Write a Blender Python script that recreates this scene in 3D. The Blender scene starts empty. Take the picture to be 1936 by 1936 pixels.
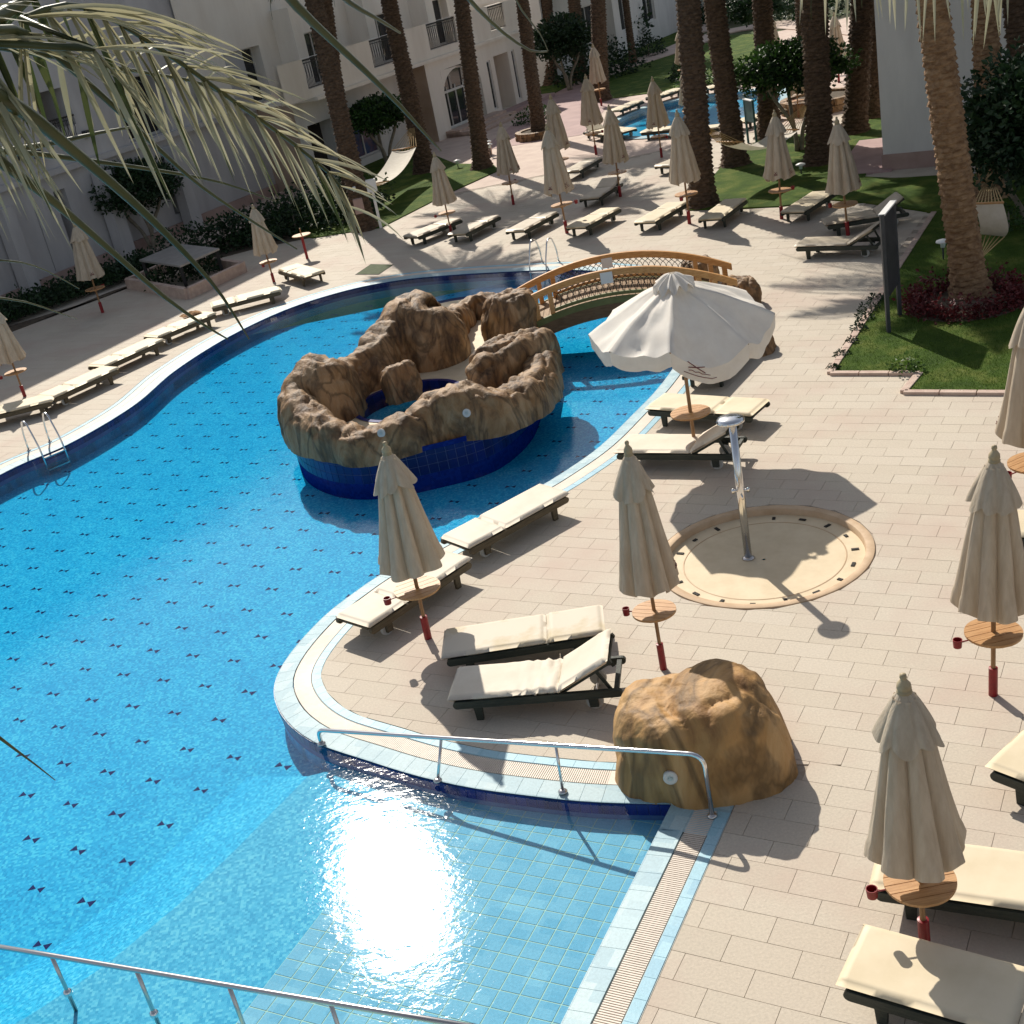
import bpy, bmesh, math, random
from math import sin, cos, pi, radians, sqrt, atan2, hypot, floor
from mathutils import Vector, Matrix, noise
from mathutils.geometry import tessellate_polygon

rnd = random.Random(7)
S = bpy.context.scene
COL = S.collection

# ------------------------------------------------------------------ camera
H = 8.0
PITCH, ROLL, FPX = radians(24.31), radians(-11.625), 2343.5 / 1936
FW = Vector((0, cos(PITCH), -sin(PITCH)))
_r0 = Vector((1, 0, 0)); _u0 = _r0.cross(FW)
RT = _r0 * cos(ROLL) + _u0 * sin(ROLL)
UP = RT.cross(FW)
cam = bpy.data.cameras.new('camera'); camo = bpy.data.objects.new('camera', cam); COL.objects.link(camo)
cam.sensor_width = 36; cam.lens = 36 * FPX; cam.clip_start = .05; cam.clip_end = 900
camo.matrix_world = Matrix(((RT.x, UP.x, -FW.x, 0), (RT.y, UP.y, -FW.y, 0), (RT.z, UP.z, -FW.z, H), (0, 0, 0, 1)))
S.camera = camo

# ------------------------------------------------------------------ light
SUN_EL, SUN_AZ = radians(39.3), radians(-11.0)      # azimuth from +Y towards +X
SUNV = Vector((sin(SUN_AZ) * cos(SUN_EL), cos(SUN_AZ) * cos(SUN_EL), sin(SUN_EL)))
w = bpy.data.worlds.new('World'); S.world = w; w.use_nodes = True
nt = w.node_tree
sky = nt.nodes.new('ShaderNodeTexSky'); sky.sky_type = 'NISHITA'; sky.sun_disc = False
sky.sun_elevation = SUN_EL; sky.sun_rotation = SUN_AZ
sky.air_density = 1.0; sky.dust_density = 1.2; sky.ozone_density = .8
bg = nt.nodes['Background']; bg.inputs['Strength'].default_value = 0.085
hz = nt.nodes.new('ShaderNodeHueSaturation'); hz.inputs['Saturation'].default_value = .55
nt.links.new(sky.outputs[0], hz.inputs['Color']); nt.links.new(hz.outputs[0], bg.inputs['Color'])
sl = bpy.data.lights.new('sun', 'SUN'); so = bpy.data.objects.new('sun', sl); COL.objects.link(so)
sl.energy = 4.0; sl.angle = radians(.53); sl.color = (1, .93, .82)
so.rotation_euler = SUNV.to_track_quat('Z', 'Y').to_euler(); so.location = SUNV * 60
S.view_settings.view_transform = 'Standard'; S.view_settings.look = 'None'
S.view_settings.exposure = 0.45; S.view_settings.gamma = 1; S.view_settings.use_curve_mapping = False
S.cycles.transparent_max_bounces = 24; S.cycles.max_bounces = 8
S.cycles.caustics_reflective = False; S.cycles.caustics_refractive = False

# ------------------------------------------------------------------ measuring
def ray(px, py):
    k = 1 / 1932
    return FW + RT * ((px * k - .5) / FPX) - UP * ((py * k - .5) / FPX)
def gp(px, py, z=0.0):
    """ground position of a point measured in the photograph, at height z"""
    d = ray(px, py); t = (z - H) / d.z
    return Vector((d.x * t, d.y * t, z))
def at_y(px, py, y):
    d = ray(px, py); t = y / d.y
    return Vector((d.x * t, y, H + d.z * t))
def infront(px, py, dist):
    return Vector((0, 0, H)) + ray(px, py).normalized() * dist
def project(P):
    d = P - Vector((0, 0, H)); z = d.dot(FW)
    if z < .05: return None
    return (.5 + FPX * d.dot(RT) / z, .5 - FPX * d.dot(UP) / z, z)
AXU = Vector((cos(radians(57.5)), sin(radians(57.5)), 0)); AXV = Vector((AXU.y, -AXU.x, 0))
def UV(u, v, z=0.0): return AXU * u + AXV * v + Vector((0, 0, z))

# ------------------------------------------------------------------ mesh helpers
class MB:
    def __init__(s): s.v = []; s.f = []
    def add(s, vs, fs):
        n = len(s.v); s.v += [tuple(p) for p in vs]; s.f += [tuple(i + n for i in f) for f in fs]; return s
    def box(s, c, d, m=None):
        x, y, z = d[0] / 2, d[1] / 2, d[2] / 2
        vs = [Vector(p) for p in ((-x, -y, -z), (x, -y, -z), (x, y, -z), (-x, y, -z), (-x, -y, z), (x, -y, z), (x, y, z), (-x, y, z))]
        if m is not None: vs = [m @ p for p in vs]
        c = Vector(c)
        return s.add([p + c for p in vs], [(3, 2, 1, 0), (4, 5, 6, 7), (0, 1, 5, 4), (1, 2, 6, 5), (2, 3, 7, 6), (3, 0, 4, 7)])
    def bar(s, a, b, wd, ht):
        a, b = Vector(a), Vector(b); d = (b - a); L = d.length
        q = d.to_track_quat('X', 'Z').to_matrix()
        return s.box((a + b) / 2, (L, wd, ht), q)
    def tube(s, pts, r, seg=8, caps=True):
        pts = [Vector(p) for p in pts]; n = len(pts)
        rs = r if isinstance(r, (list, tuple)) else [r] * n
        t0 = (pts[1] - pts[0]).normalized()
        ref = Vector((0, 0, 1)) if abs(t0.z) < .9 else Vector((1, 0, 0))
        a = t0.cross(ref).normalized(); vs = []
        for i in range(n):
            t = (pts[min(i + 1, n - 1)] - pts[max(i - 1, 0)]).normalized()
            a = (a - t * a.dot(t)).normalized(); b = t.cross(a)
            for k in range(seg):
                an = 2 * pi * k / seg
                vs.append(pts[i] + (a * cos(an) + b * sin(an)) * rs[i])
        fs = []
        for i in range(n - 1):
            for k in range(seg):
                k2 = (k + 1) % seg
                fs.append((i * seg + k, i * seg + k2, (i + 1) * seg + k2, (i + 1) * seg + k))
        if caps: fs += [tuple(range(seg - 1, -1, -1)), tuple((n - 1) * seg + k for k in range(seg))]
        return s.add(vs, fs)
    def lathe(s, prof, seg=24, c=(0, 0, 0), caps=True):
        vs = []; n = len(prof)
        for r, z in prof:
            for k in range(seg):
                an = 2 * pi * k / seg; vs.append((c[0] + r * cos(an), c[1] + r * sin(an), c[2] + z))
        fs = []
        for i in range(n - 1):
            for k in range(seg):
                k2 = (k + 1) % seg
                fs.append((i * seg + k, i * seg + k2, (i + 1) * seg + k2, (i + 1) * seg + k))
        if caps: fs += [tuple(range(seg - 1, -1, -1)), tuple((n - 1) * seg + k for k in range(seg))]
        return s.add(vs, fs)
    def prism(s, poly, z0, z1, bottom=False):
        ar = sum(poly[i - 1][0] * poly[i][1] - poly[i][0] * poly[i - 1][1] for i in range(len(poly)))
        if ar < 0: poly = list(reversed(poly))
        n = len(poly)
        vs = [(p[0], p[1], z0) for p in poly] + [(p[0], p[1], z1) for p in poly]
        fs = [(i, (i + 1) % n, n + (i + 1) % n, n + i) for i in range(n)]
        tri = tessellate_polygon([[Vector((p[0], p[1], 0)) for p in poly]])
        up = []
        for t in tri:
            a, b, c = (Vector((poly[i][0], poly[i][1], 0)) for i in t)
            up.append(tuple(t) if (b - a).cross(c - a).z > 0 else tuple(reversed(t)))
        fs += [tuple(i + n for i in t) for t in up]
        if bottom: fs += [tuple(reversed(t)) for t in up]
        return s.add(vs, fs)
    def grid(s, P, nu, nv, closed_u=False):
        vs = [P(i, j) for j in range(nv) for i in range(nu)]
        fs = []
        for j in range(nv - 1):
            for i in range(nu if closed_u else nu - 1):
                i2 = (i + 1) % nu
                fs.append((j * nu + i, j * nu + i2, (j + 1) * nu + i2, (j + 1) * nu + i))
        return s.add(vs, fs)
    def data(s, name, mat=None, smooth=False, bevel=0, bseg=2):
        me = bpy.data.meshes.new(name); me.from_pydata(s.v, [], s.f); me.update()
        if bevel:
            bm = bmesh.new(); bm.from_mesh(me)
            bmesh.ops.bevel(bm, geom=bm.edges[:], offset=bevel, segments=bseg, affect='EDGES', profile=.6)
            bm.to_mesh(me); bm.free()
        if mat: me.materials.append(mat)
        if smooth: me.polygons.foreach_set('use_smooth', [True] * len(me.polygons))
        return me
def fixn(me):
    bm = bmesh.new(); bm.from_mesh(me); bmesh.ops.recalc_face_normals(bm, faces=bm.faces[:]); bm.to_mesh(me); bm.free(); return me

def put(name, data, parent=None, loc=None, rz=None, label=None):
    o = bpy.data.objects.new(name, data); COL.objects.link(o)
    if parent: o.parent = parent
    if loc is not None: o.location = loc
    if rz is not None: o.rotation_euler = (0, 0, rz)
    if label: o['label'] = label
    return o
def part(name, mb, mat, parent, smooth=False, label=None, bevel=0, loc=None):
    return put(name, mb.data(name, mat, smooth, bevel), parent, loc, None, label)
def tag(o, label, cat, group=None):
    o['label'] = label; o['category'] = cat
    if group: o['group'] = group
    return o
def thing(name, label, cat, loc=(0, 0, 0), rz=0, group=None):
    return tag(put(name, None, None, loc, rz), label, cat, group)
def structure(name, mb, mat, smooth=False, parent=None):
    o = part(name, mb, mat, parent, smooth)
    if not parent: o['kind'] = 'structure'
    return o
def stuff(o): o['kind'] = 'stuff'; return o
def kids(root): return [o for o in root.children]
def copy_tree(o, parent=None):
    c = o.copy(); COL.objects.link(c)
    if parent: c.parent = parent
    for ch in list(o.children): copy_tree(ch, c)
    return c

# ------------------------------------------------------------------ materials
def newmat(name):
    m = bpy.data.materials.new(name); m.use_nodes = True
    return m, m.node_tree, m.node_tree.nodes['Principled BSDF']
def N(t, typ, **kw):
    n = t.nodes.new(typ)
    for k, v in kw.items():
        if k in n.inputs: n.inputs[k].default_value = v
        else: setattr(n, k, v)
    return n
def c4(c): return (c[0], c[1], c[2], 1)
def mat(name, c1, c2=None, scale=4.0, rough=.7, bump=0.0, bscale=None, detail=5, spec=.4, metal=0, coat=0, stretch=None, coords='Object', ramp=(.35, .65), c3=None, sheen=0, trans=0):
    """colour that wanders between c1 and c2 with noise, and a fine relief"""
    m, t, b = newmat(name)
    b.inputs['Roughness'].default_value = rough; b.inputs['Metallic'].default_value = metal
    b.inputs['Specular IOR Level'].default_value = spec
    if coat: b.inputs['Coat Weight'].default_value = coat
    tc = N(t, 'ShaderNodeTexCoord'); vec = tc.outputs[coords]
    if coords == 'World':
        pass
    if stretch:
        mp = N(t, 'ShaderNodeMapping'); mp.inputs['Scale'].default_value = stretch
        t.links.new(vec, mp.inputs['Vector']); vec = mp.outputs[0]
    if c2 is None: b.inputs['Base Color'].default_value = c4(c1)
    else:
        no = N(t, 'ShaderNodeTexNoise', Scale=scale, Detail=detail, Roughness=.6)
        t.links.new(vec, no.inputs['Vector'])
        cr = N(t, 'ShaderNodeValToRGB')
        cr.color_ramp.elements[0].position = ramp[0]; cr.color_ramp.elements[1].position = ramp[1]
        cr.color_ramp.elements[0].color = c4(c1); cr.color_ramp.elements[1].color = c4(c2)
        if c3:
            e = cr.color_ramp.elements.new((ramp[0] + ramp[1]) / 2); e.color = c4(c3)
        t.links.new(no.outputs['Fac'], cr.inputs['Fac']); t.links.new(cr.outputs[0], b.inputs['Base Color'])
    if bump:
        nb = N(t, 'ShaderNodeTexNoise', Scale=bscale or scale * 4, Detail=6, Roughness=.65)
        t.links.new(vec, nb.inputs['Vector'])
        bp = N(t, 'ShaderNodeBump', Strength=min(1, bump * 10), Distance=bump / 5)
        t.links.new(nb.outputs['Fac'], bp.inputs['Height']); t.links.new(bp.outputs[0], b.inputs['Normal'])
    if trans:
        add_translucent(m, trans)
    return m
def add_translucent(m, f):
    t = m.node_tree; b = t.nodes['Principled BSDF']; out = t.nodes['Material Output']
    tr = N(t, 'ShaderNodeBsdfTranslucent'); mx = N(t, 'ShaderNodeMixShader'); mx.inputs[0].default_value = f
    if b.inputs['Base Color'].is_linked: t.links.new(b.inputs['Base Color'].links[0].from_socket, tr.inputs['Color'])
    else: tr.inputs['Color'].default_value = b.inputs['Base Color'].default_value
    t.links.new(b.outputs[0], mx.inputs[1]); t.links.new(tr.outputs[0], mx.inputs[2]); t.links.new(mx.outputs[0], out.inputs['Surface'])

def tile_mat(name, cols, du, dv, rough=.6, ang=57.5, bump=.02, spec=.35, stain=None, coat=0):
    """each tile of a running bond takes its own shade; fine grain on top"""
    m, t, b = newmat(name); b.inputs['Roughness'].default_value = rough; b.inputs['Specular IOR Level'].default_value = spec
    if coat: b.inputs['Coat Weight'].default_value = coat; b.inputs['Coat Roughness'].default_value = .12
    g = N(t, 'ShaderNodeNewGeometry')
    mp = N(t, 'ShaderNodeMapping', vector_type='POINT'); mp.inputs['Rotation'].default_value = (0, 0, -radians(ang))
    t.links.new(g.outputs['Position'], mp.inputs['Vector'])
    sx = N(t, 'ShaderNodeSeparateXYZ'); t.links.new(mp.outputs[0], sx.inputs[0])
    def M(op, a, bb=None):
        n = N(t, 'ShaderNodeMath', operation=op)
        for i, x in enumerate((a, bb)):
            if x is None: continue
            if isinstance(x, (int, float)): n.inputs[i].default_value = x
            else: t.links.new(x, n.inputs[i])
        return n.outputs[0]
    row = M('FLOOR', M('DIVIDE', sx.outputs[0], du))
    odd = M('MODULO', M('ABSOLUTE', row), 2)
    col = M('FLOOR', M('ADD', M('DIVIDE', sx.outputs[1], dv), M('MULTIPLY', odd, .5)))
    cx = N(t, 'ShaderNodeCombineXYZ'); t.links.new(row, cx.inputs[0]); t.links.new(col, cx.inputs[1])
    wn = N(t, 'ShaderNodeTexWhiteNoise'); t.links.new(cx.outputs[0], wn.inputs['Vector'])
    cr = N(t, 'ShaderNodeValToRGB'); el = cr.color_ramp.elements
    el[0].color = c4(cols[0]); el[1].color = c4(cols[-1])
    for i, c in enumerate(cols[1:-1]): el.new((i + 1) / (len(cols) - 1)).color = c4(c)
    t.links.new(wn.outputs['Value'], cr.inputs['Fac'])
    no = N(t, 'ShaderNodeTexNoise', Scale=38, Detail=6, Roughness=.7); t.links.new(g.outputs['Position'], no.inputs['Vector'])
    n2 = N(t, 'ShaderNodeTexNoise', Scale=.5, Detail=6, Roughness=.6); t.links.new(g.outputs['Position'], n2.inputs['Vector'])
    hsv = N(t, 'ShaderNodeMixRGB', blend_type='MULTIPLY'); hsv.inputs[0].default_value = 1
    r1 = N(t, 'ShaderNodeMapRange'); r1.inputs['From Min'].default_value = .3; r1.inputs['From Max'].default_value = .7
    r1.inputs['To Min'].default_value = .86; r1.inputs['To Max'].default_value = 1.1
    t.links.new(no.outputs['Fac'], r1.inputs['Value'])
    t.links.new(cr.outputs[0], hsv.inputs[1]); t.links.new(r1.outputs[0], hsv.inputs[2])
    last = hsv.outputs[0]
    if stain:
        mx = N(t, 'ShaderNodeMixRGB'); r2 = N(t, 'ShaderNodeMapRange')
        r2.inputs['From Min'].default_value = .48; r2.inputs['From Max'].default_value = .68; r2.inputs['To Max'].default_value = .75
        t.links.new(n2.outputs['Fac'], r2.inputs['Value']); t.links.new(r2.outputs[0], mx.inputs[0])
        t.links.new(last, mx.inputs[1]); mx.inputs[2].default_value = c4(stain); last = mx.outputs[0]
    t.links.new(last, b.inputs['Base Color'])
    if bump:
        bp = N(t, 'ShaderNodeBump', Strength=.25, Distance=bump); t.links.new(no.outputs['Fac'], bp.inputs['Height']); t.links.new(bp.outputs[0], b.inputs['Normal'])
    return m

def water_mat(name, sig, dens=1.0, rip=1.0):
    m, t, b = newmat(name); t.nodes.remove(b); out = t.nodes['Material Output']
    g = N(t, 'ShaderNodeNewGeometry')
    hs = []
    for sc, det in ((1.1, 2), (5.5, 3), (17, 3)):
        mp = N(t, 'ShaderNodeMapping'); mp.inputs['Scale'].default_value = (1, 1.5, 1); mp.inputs['Rotation'].default_value = (0, 0, .6)
        t.links.new(g.outputs['Position'], mp.inputs['Vector'])
        n = N(t, 'ShaderNodeTexNoise', Scale=sc, Detail=det, Roughness=.55, Distortion=.6); t.links.new(mp.outputs[0], n.inputs['Vector']); hs.append(n.outputs['Fac'])
    def mul(s, k):
        n = N(t, 'ShaderNodeMath', operation='MULTIPLY'); t.links.new(s, n.inputs[0]); n.inputs[1].default_value = k; return n.outputs[0]
    def add(a, bb):
        n = N(t, 'ShaderNodeMath', operation='ADD'); t.links.new(a, n.inputs[0]); t.links.new(bb, n.inputs[1]); return n.outputs[0]
    h = add(add(mul(hs[0], .0035 * rip), mul(hs[1], .0016 * rip)), mul(hs[2], .0007 * rip))
    bp = N(t, 'ShaderNodeBump', Strength=1, Distance=1); t.links.new(h, bp.inputs['Height'])
    fr = N(t, 'ShaderNodeFresnel', IOR=1.25); t.links.new(bp.outputs[0], fr.inputs['Normal'])
    inv = N(t, 'ShaderNodeMath', operation='SUBTRACT'); inv.inputs[0].default_value = 1; t.links.new(g.outputs['Backfacing'], inv.inputs[1])
    fac = N(t, 'ShaderNodeMath', operation='MULTIPLY'); t.links.new(fr.outputs[0], fac.inputs[0]); t.links.new(inv.outputs[0], fac.inputs[1])
    gl = N(t, 'ShaderNodeBsdfGlossy', Roughness=.122, distribution='BECKMANN'); t.links.new(bp.outputs[0], gl.inputs['Normal'])
    tr = N(t, 'ShaderNodeBsdfTransparent'); mx = N(t, 'ShaderNodeMixShader')
    t.links.new(fac.outputs[0], mx.inputs[0]); t.links.new(tr.outputs[0], mx.inputs[1]); t.links.new(gl.outputs[0], mx.inputs[2])
    t.links.new(mx.outputs[0], out.inputs['Surface'])
    va = N(t, 'ShaderNodeVolumeAbsorption', Density=dens); va.inputs['Color'].default_value = (1 - sig[0] / dens, 1 - sig[1] / dens, 1 - sig[2] / dens, 1)
    t.links.new(va.outputs[0], out.inputs['Volume'])
    return m

M_PAVER = tile_mat('paver_stone', [(.515, .45, .36), (.54, .475, .385), (.555, .49, .40), (.525, .455, .365), (.55, .485, .39)], .31, .62, .75, stain=(.49, .38, .31))
M_JOINT = mat('paver_joint', (.31, .26, .205), (.42, .355, .29), 9, .9)
M_GRASS = mat('lawn', (.040, .078, .010), (.125, .155, .030), 1.3, .9, .12, 70, coords='Object', c3=(.060, .108, .013), spec=.15, detail=9)
M_BLADE = mat('grass_blade', (.045, .095, .010), (.10, .165, .022), 3, .6, trans=.35)
M_SOIL = mat('soil', (.06, .045, .03), (.12, .09, .06), 6, .95, .1)
M_GROUND = mat('ground', (.10, .09, .05), (.05, .09, .02), .4, .95, .1)
M_PATH = mat('path_stone', (.50, .38, .32), (.60, .48, .40), 1.6, .8, .02, 30)
M_PINKPATH = mat('pink_path', (.36, .24, .23), (.45, .31, .29), 1.2, .8, .02, 30)
M_KERB = mat('kerb_stone', (.46, .33, .27), (.58, .45, .37), 5, .8, .03, 40)
M_COPE = tile_mat('coping_tile', [(.30, .45, .51), (.36, .51, .56), (.42, .55, .58), (.28, .43, .50)], .2, .24, .5, bump=.006, spec=.22)
M_RING = tile_mat('blue_edge_tile', [(.30, .52, .62), (.36, .58, .67), (.27, .48, .6), (.40, .60, .68)], .2, .24, .5, bump=.006, spec=.25)
M_GRATE = mat('grating_plastic', (.60, .52, .44), (.68, .60, .51), 8, .5)
M_GUTTER = mat('gutter', (.05, .045, .04), (.08, .07, .06), 5, .8)
M_GUTTERPALE = mat('overflow_strip', (.58, .50, .42), (.66, .58, .49), 3, .6, .01, 60)
M_BAND = tile_mat('dark_blue_tile', [(.005, .010, .085), (.007, .015, .13), (.010, .022, .18), (.006, .012, .10)], .2, .2, .3, bump=.004, spec=.3)
M_GROUT = mat('pale_grout', (.50, .56, .55), (.60, .64, .60), 9, .8)
M_GROUTBLUE = mat('blue_grout', (.10, .13, .28), (.15, .19, .34), 6, .8, spec=.1)
M_CHROME = mat('stainless_steel', (.72, .72, .72), None, rough=.16, metal=1)
M_STEEL = mat('brushed_steel', (.55, .53, .52), None, rough=.28, metal=1)
M_WOODDK = mat('dark_green_stained_wood', (.018, .026, .020), (.045, .05, .036), 5, .55, .05, 40, stretch=(1, 9, 9))
M_WOODOL = mat('weathered_olive_wood', (.075, .06, .035), (.14, .11, .065), 5, .65, .05, 40, stretch=(1, 9, 9))
M_CREAM = mat('cream_vinyl', (.64, .54, .37), (.71, .61, .44), 2.5, .55, .012, 30, spec=.25)
M_WHITEV = mat('white_vinyl', (.64, .57, .46), (.71, .64, .53), 2.5, .6, .012, 30, spec=.18)
M_STAINV = mat('stained_vinyl', (.64, .57, .46), (.50, .40, .23), 1.7, .6, .012, 30, ramp=(.52, .72), spec=.18)
M_TAUPE = mat('taupe_vinyl', (.44, .37, .27), (.52, .44, .33), 2.5, .5, .012, 30)
M_WHEEL = mat('grey_wheel', (.42, .42, .40), (.52, .52, .49), 9, .6)
M_CANVAS = mat('cream_canvas', (.53, .44, .33), (.64, .55, .43), 5, .85, .06, 16, stretch=(3, 3, .5), trans=.22)
M_CANVASG = mat('grey_canvas', (.46, .42, .38), (.56, .52, .47), 5, .85, .02, 160, stretch=(1, 1, .35), trans=.22)
M_CANVASW = mat('white_canvas', (.75, .70, .63), (.83, .79, .72), 3, .8, .02, 130, trans=.18)
M_PRINT = mat('maroon_print', (.13, .03, .035), (.22, .06, .06), 30, .8)
M_TEAK = mat('teak', (.40, .20, .075), (.56, .32, .14), 5, .45, .02, 40, stretch=(1, 12, 6))
M_POLE = mat('umbrella_wood', (.24, .13, .055), (.36, .21, .10), 5, .5, stretch=(8, 8, 1))
M_RED = mat('red_paint', (.20, .010, .014), (.30, .018, .022), 12, .4)
M_FINIAL = mat('pale_finial', (.34, .27, .16), (.44, .36, .23), 9, .55)
M_ROCK = None
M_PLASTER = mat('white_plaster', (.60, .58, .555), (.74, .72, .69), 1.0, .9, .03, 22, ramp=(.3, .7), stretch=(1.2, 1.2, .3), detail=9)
M_PLASTERL = mat('shade_toned_plaster', (.40, .385, .385), (.54, .525, .52), 1.0, .9, .03, 22, ramp=(.3, .7), stretch=(1.2, 1.2, .3), detail=9)  # streaky white plaster, darkened: the left wing's shade is put into the colour
M_PLASTERW = mat('cream_plaster', (.72, .66, .58), (.83, .78, .70), 1.0, .9, .03, 22, ramp=(.3, .7), stretch=(1.2, 1.2, .3), detail=9)  # lightened copy of the plaster; bounce light on the facade put into its colour
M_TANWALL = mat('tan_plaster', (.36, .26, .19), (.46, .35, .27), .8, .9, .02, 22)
M_PLINTH = mat('pink_plinth', (.34, .23, .20), (.42, .30, .26), 1.5, .85, .02, 30)
M_GLASS = mat('dark_glass', (.012, .014, .018), (.03, .034, .04), .8, .06, spec=.6)
M_GLASSBL = mat('tinted_glass', (.02, .06, .16), (.13, .07, .08), 1.3, .08, spec=.6, ramp=(.4, .62))
M_FRAME = mat('white_frame', (.62, .61, .58), None, rough=.5)
M_IRON = mat('black_iron', (.012, .011, .012), None, rough=.5)
M_DARKIN = mat('dark_interior', (.03, .026, .024), (.05, .042, .038), 1, .9)
M_BARK = mat('palm_bark', (.07, .043, .026), (.185, .12, .075), 7, .92, .3, 34, stretch=(1, 1, 2.2))  # darkened bark: the shade on backlit trunks is put into the colour
M_BARKLT = mat('sun_toned_palm_bark', (.22, .12, .06), (.46, .29, .16), 6, .9, .3, 30, stretch=(1, 1, 2.2))  # same bark, lighter: sunlight on the right palms is put into the colour
M_STEM = mat('shrub_bark', (.20, .17, .13), (.30, .26, .2), 6, .9, .1)
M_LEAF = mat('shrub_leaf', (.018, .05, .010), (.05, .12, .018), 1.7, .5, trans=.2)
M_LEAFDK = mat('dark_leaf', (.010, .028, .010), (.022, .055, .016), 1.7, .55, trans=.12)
M_LEAFLT = mat('bright_leaf', (.06, .12, .02), (.11, .19, .04), 1.7, .5, trans=.3)
M_REDLEAF = mat('red_leaf', (.07, .008, .012), (.16, .025, .025), 6, .5, trans=.15)
M_FROND = mat('palm_leaflet', (.045, .075, .022), (.11, .13, .045), 2.0, .5, trans=.3)
M_FRONDY = mat('pale_palm_leaflet', (.37, .35, .22), (.55, .51, .36), 2.2, .4, trans=.35, spec=.5)
M_RACHIS = mat('palm_rachis', (.045, .058, .022), (.10, .105, .042), 3, .4, spec=.4)
M_ORANGE = mat('orange_pine', (.50, .23, .065), (.66, .36, .13), 5, .4, .02, 40, stretch=(1, 8, 8), spec=.5)
M_PLANK = mat('bridge_plank', (.22, .13, .06), (.32, .2, .1), 4, .7, stretch=(8, 1, 8))
M_NET = mat('dark_green_net', (.012, .03, .028), None, rough=.7)
M_OLIVE = mat('olive_painted_beam', (.13, .14, .045), (.20, .20, .07), 3, .6)
M_BROWN = mat('brown_beam', (.13, .075, .035), (.2, .12, .06), 4, .7, stretch=(1, 6, 6))
M_BASIN = mat('basin_stone', (.60, .48, .31), (.68, .56, .38), 3, .6, .02, 40)
M_BASINRIM = mat('basin_rim', (.48, .33, .20), (.58, .42, .27), 4, .7, .02, 40)
M_BLACK = mat('black_slot', (.02, .018, .015), None, rough=.8)
M_WHITE = mat('white_paint', (.75, .75, .73), None, rough=.45)
M_SIGNDK = mat('dark_sign_paint', (.035, .038, .045), (.055, .058, .065), 4, .5)
M_SIGNGR = mat('blue_green_sign_paint', (.03, .09, .10), (.05, .13, .13), 4, .5)
M_ROPE = mat('hammock_rope', (.40, .27, .12), (.52, .37, .18), 20, .9)
M_HAMMOCK = mat('hammock_cloth', (.70, .64, .54), (.78, .72, .63), 6, .85, trans=.15)
M_MARBLE = mat('grey_marble', (.28, .265, .25), (.38, .36, .34), 3, .35)
M_TOWEL = mat('brown_towel', (.30, .15, .06), (.42, .24, .11), 14, .95, .2, 40)
M_LAMPDISC = mat('frosted_lamp_glass', (.55, .66, .66), (.62, .72, .70), 20, .25)
M_MOSAIC = None
# mosaic floor of the pool: small tiles, each with its own blue
def mosaic(name, cols, size, rough=.4):
    m, t, b = newmat(name); b.inputs['Roughness'].default_value = rough; b.inputs['Specular IOR Level'].default_value = 0
    g = N(t, 'ShaderNodeNewGeometry'); mp = N(t, 'ShaderNodeVectorMath', operation='SCALE'); mp.inputs['Scale'].default_value = 1 / size
    t.links.new(g.outputs['Position'], mp.inputs[0])
    fl = N(t, 'ShaderNodeVectorMath', operation='FLOOR'); t.links.new(mp.outputs[0], fl.inputs[0])
    wn = N(t, 'ShaderNodeTexWhiteNoise'); t.links.new(fl.outputs[0], wn.inputs['Vector'])
    no = N(t, 'ShaderNodeTexNoise', Scale=1.3, Detail=4); t.links.new(g.outputs['Position'], no.inputs['Vector'])
    ad = N(t, 'ShaderNodeMath', operation='MULTIPLY_ADD'); t.links.new(wn.outputs['Value'], ad.inputs[0]); ad.inputs[1].default_value = .7
    ml = N(t, 'ShaderNodeMath', operation='MULTIPLY'); t.links.new(no.outputs['Fac'], ml.inputs[0]); ml.inputs[1].default_value = .4; t.links.new(ml.outputs[0], ad.inputs[2])
    cr = N(t, 'ShaderNodeValToRGB'); el = cr.color_ramp.elements; el[0].color = c4(cols[0]); el[1].color = c4(cols[-1])
    for i, c in enumerate(cols[1:-1]): el.new((i + 1) / (len(cols) - 1)).color = c4(c)
    t.links.new(ad.outputs[0], cr.inputs['Fac']); t.links.new(cr.outputs[0], b.inputs['Base Color'])
    return m
M_MOSAIC = mosaic('pool_mosaic', [(.020, .25, .46), (.035, .34, .57), (.06, .43, .65), (.18, .58, .71)], .03)
M_WALLMOS = mosaic('wall_mosaic', [(.04, .34, .60), (.07, .44, .70), (.12, .54, .78)], .03)  # brighter than the floor mosaic; light missing on the shaded wall put into colour
M_NAVYMOS = mosaic('navy_mosaic', [(.006, .018, .13), (.009, .028, .18), (.013, .04, .23)], .05)
M_SHELFMOS = mosaic('shelf_mosaic', [(.045, .275, .46), (.075, .35, .54), (.115, .43, .61), (.22, .55, .67)], .03)
M_SHELFTILE = tile_mat('shelf_tile', [(.20, .41, .56), (.26, .46, .60), (.23, .435, .58), (.30, .50, .63)], .2, .2, .8, ang=60, bump=.004, spec=0)
M_SHELFGROUT = mat('shelf_grout', (.55, .62, .50), (.62, .66, .54), 9, .8, spec=0)
M_MOTIF = mat('navy_motif', (.006, .012, .09), None, rough=.9, spec=0)
M_WATER = water_mat('pool_water', (.85, .13, .03), 1.0, 1.0)
M_WATER2 = water_mat('small_pool_water', (.42, .09, .03), 1.0, .7)

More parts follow.
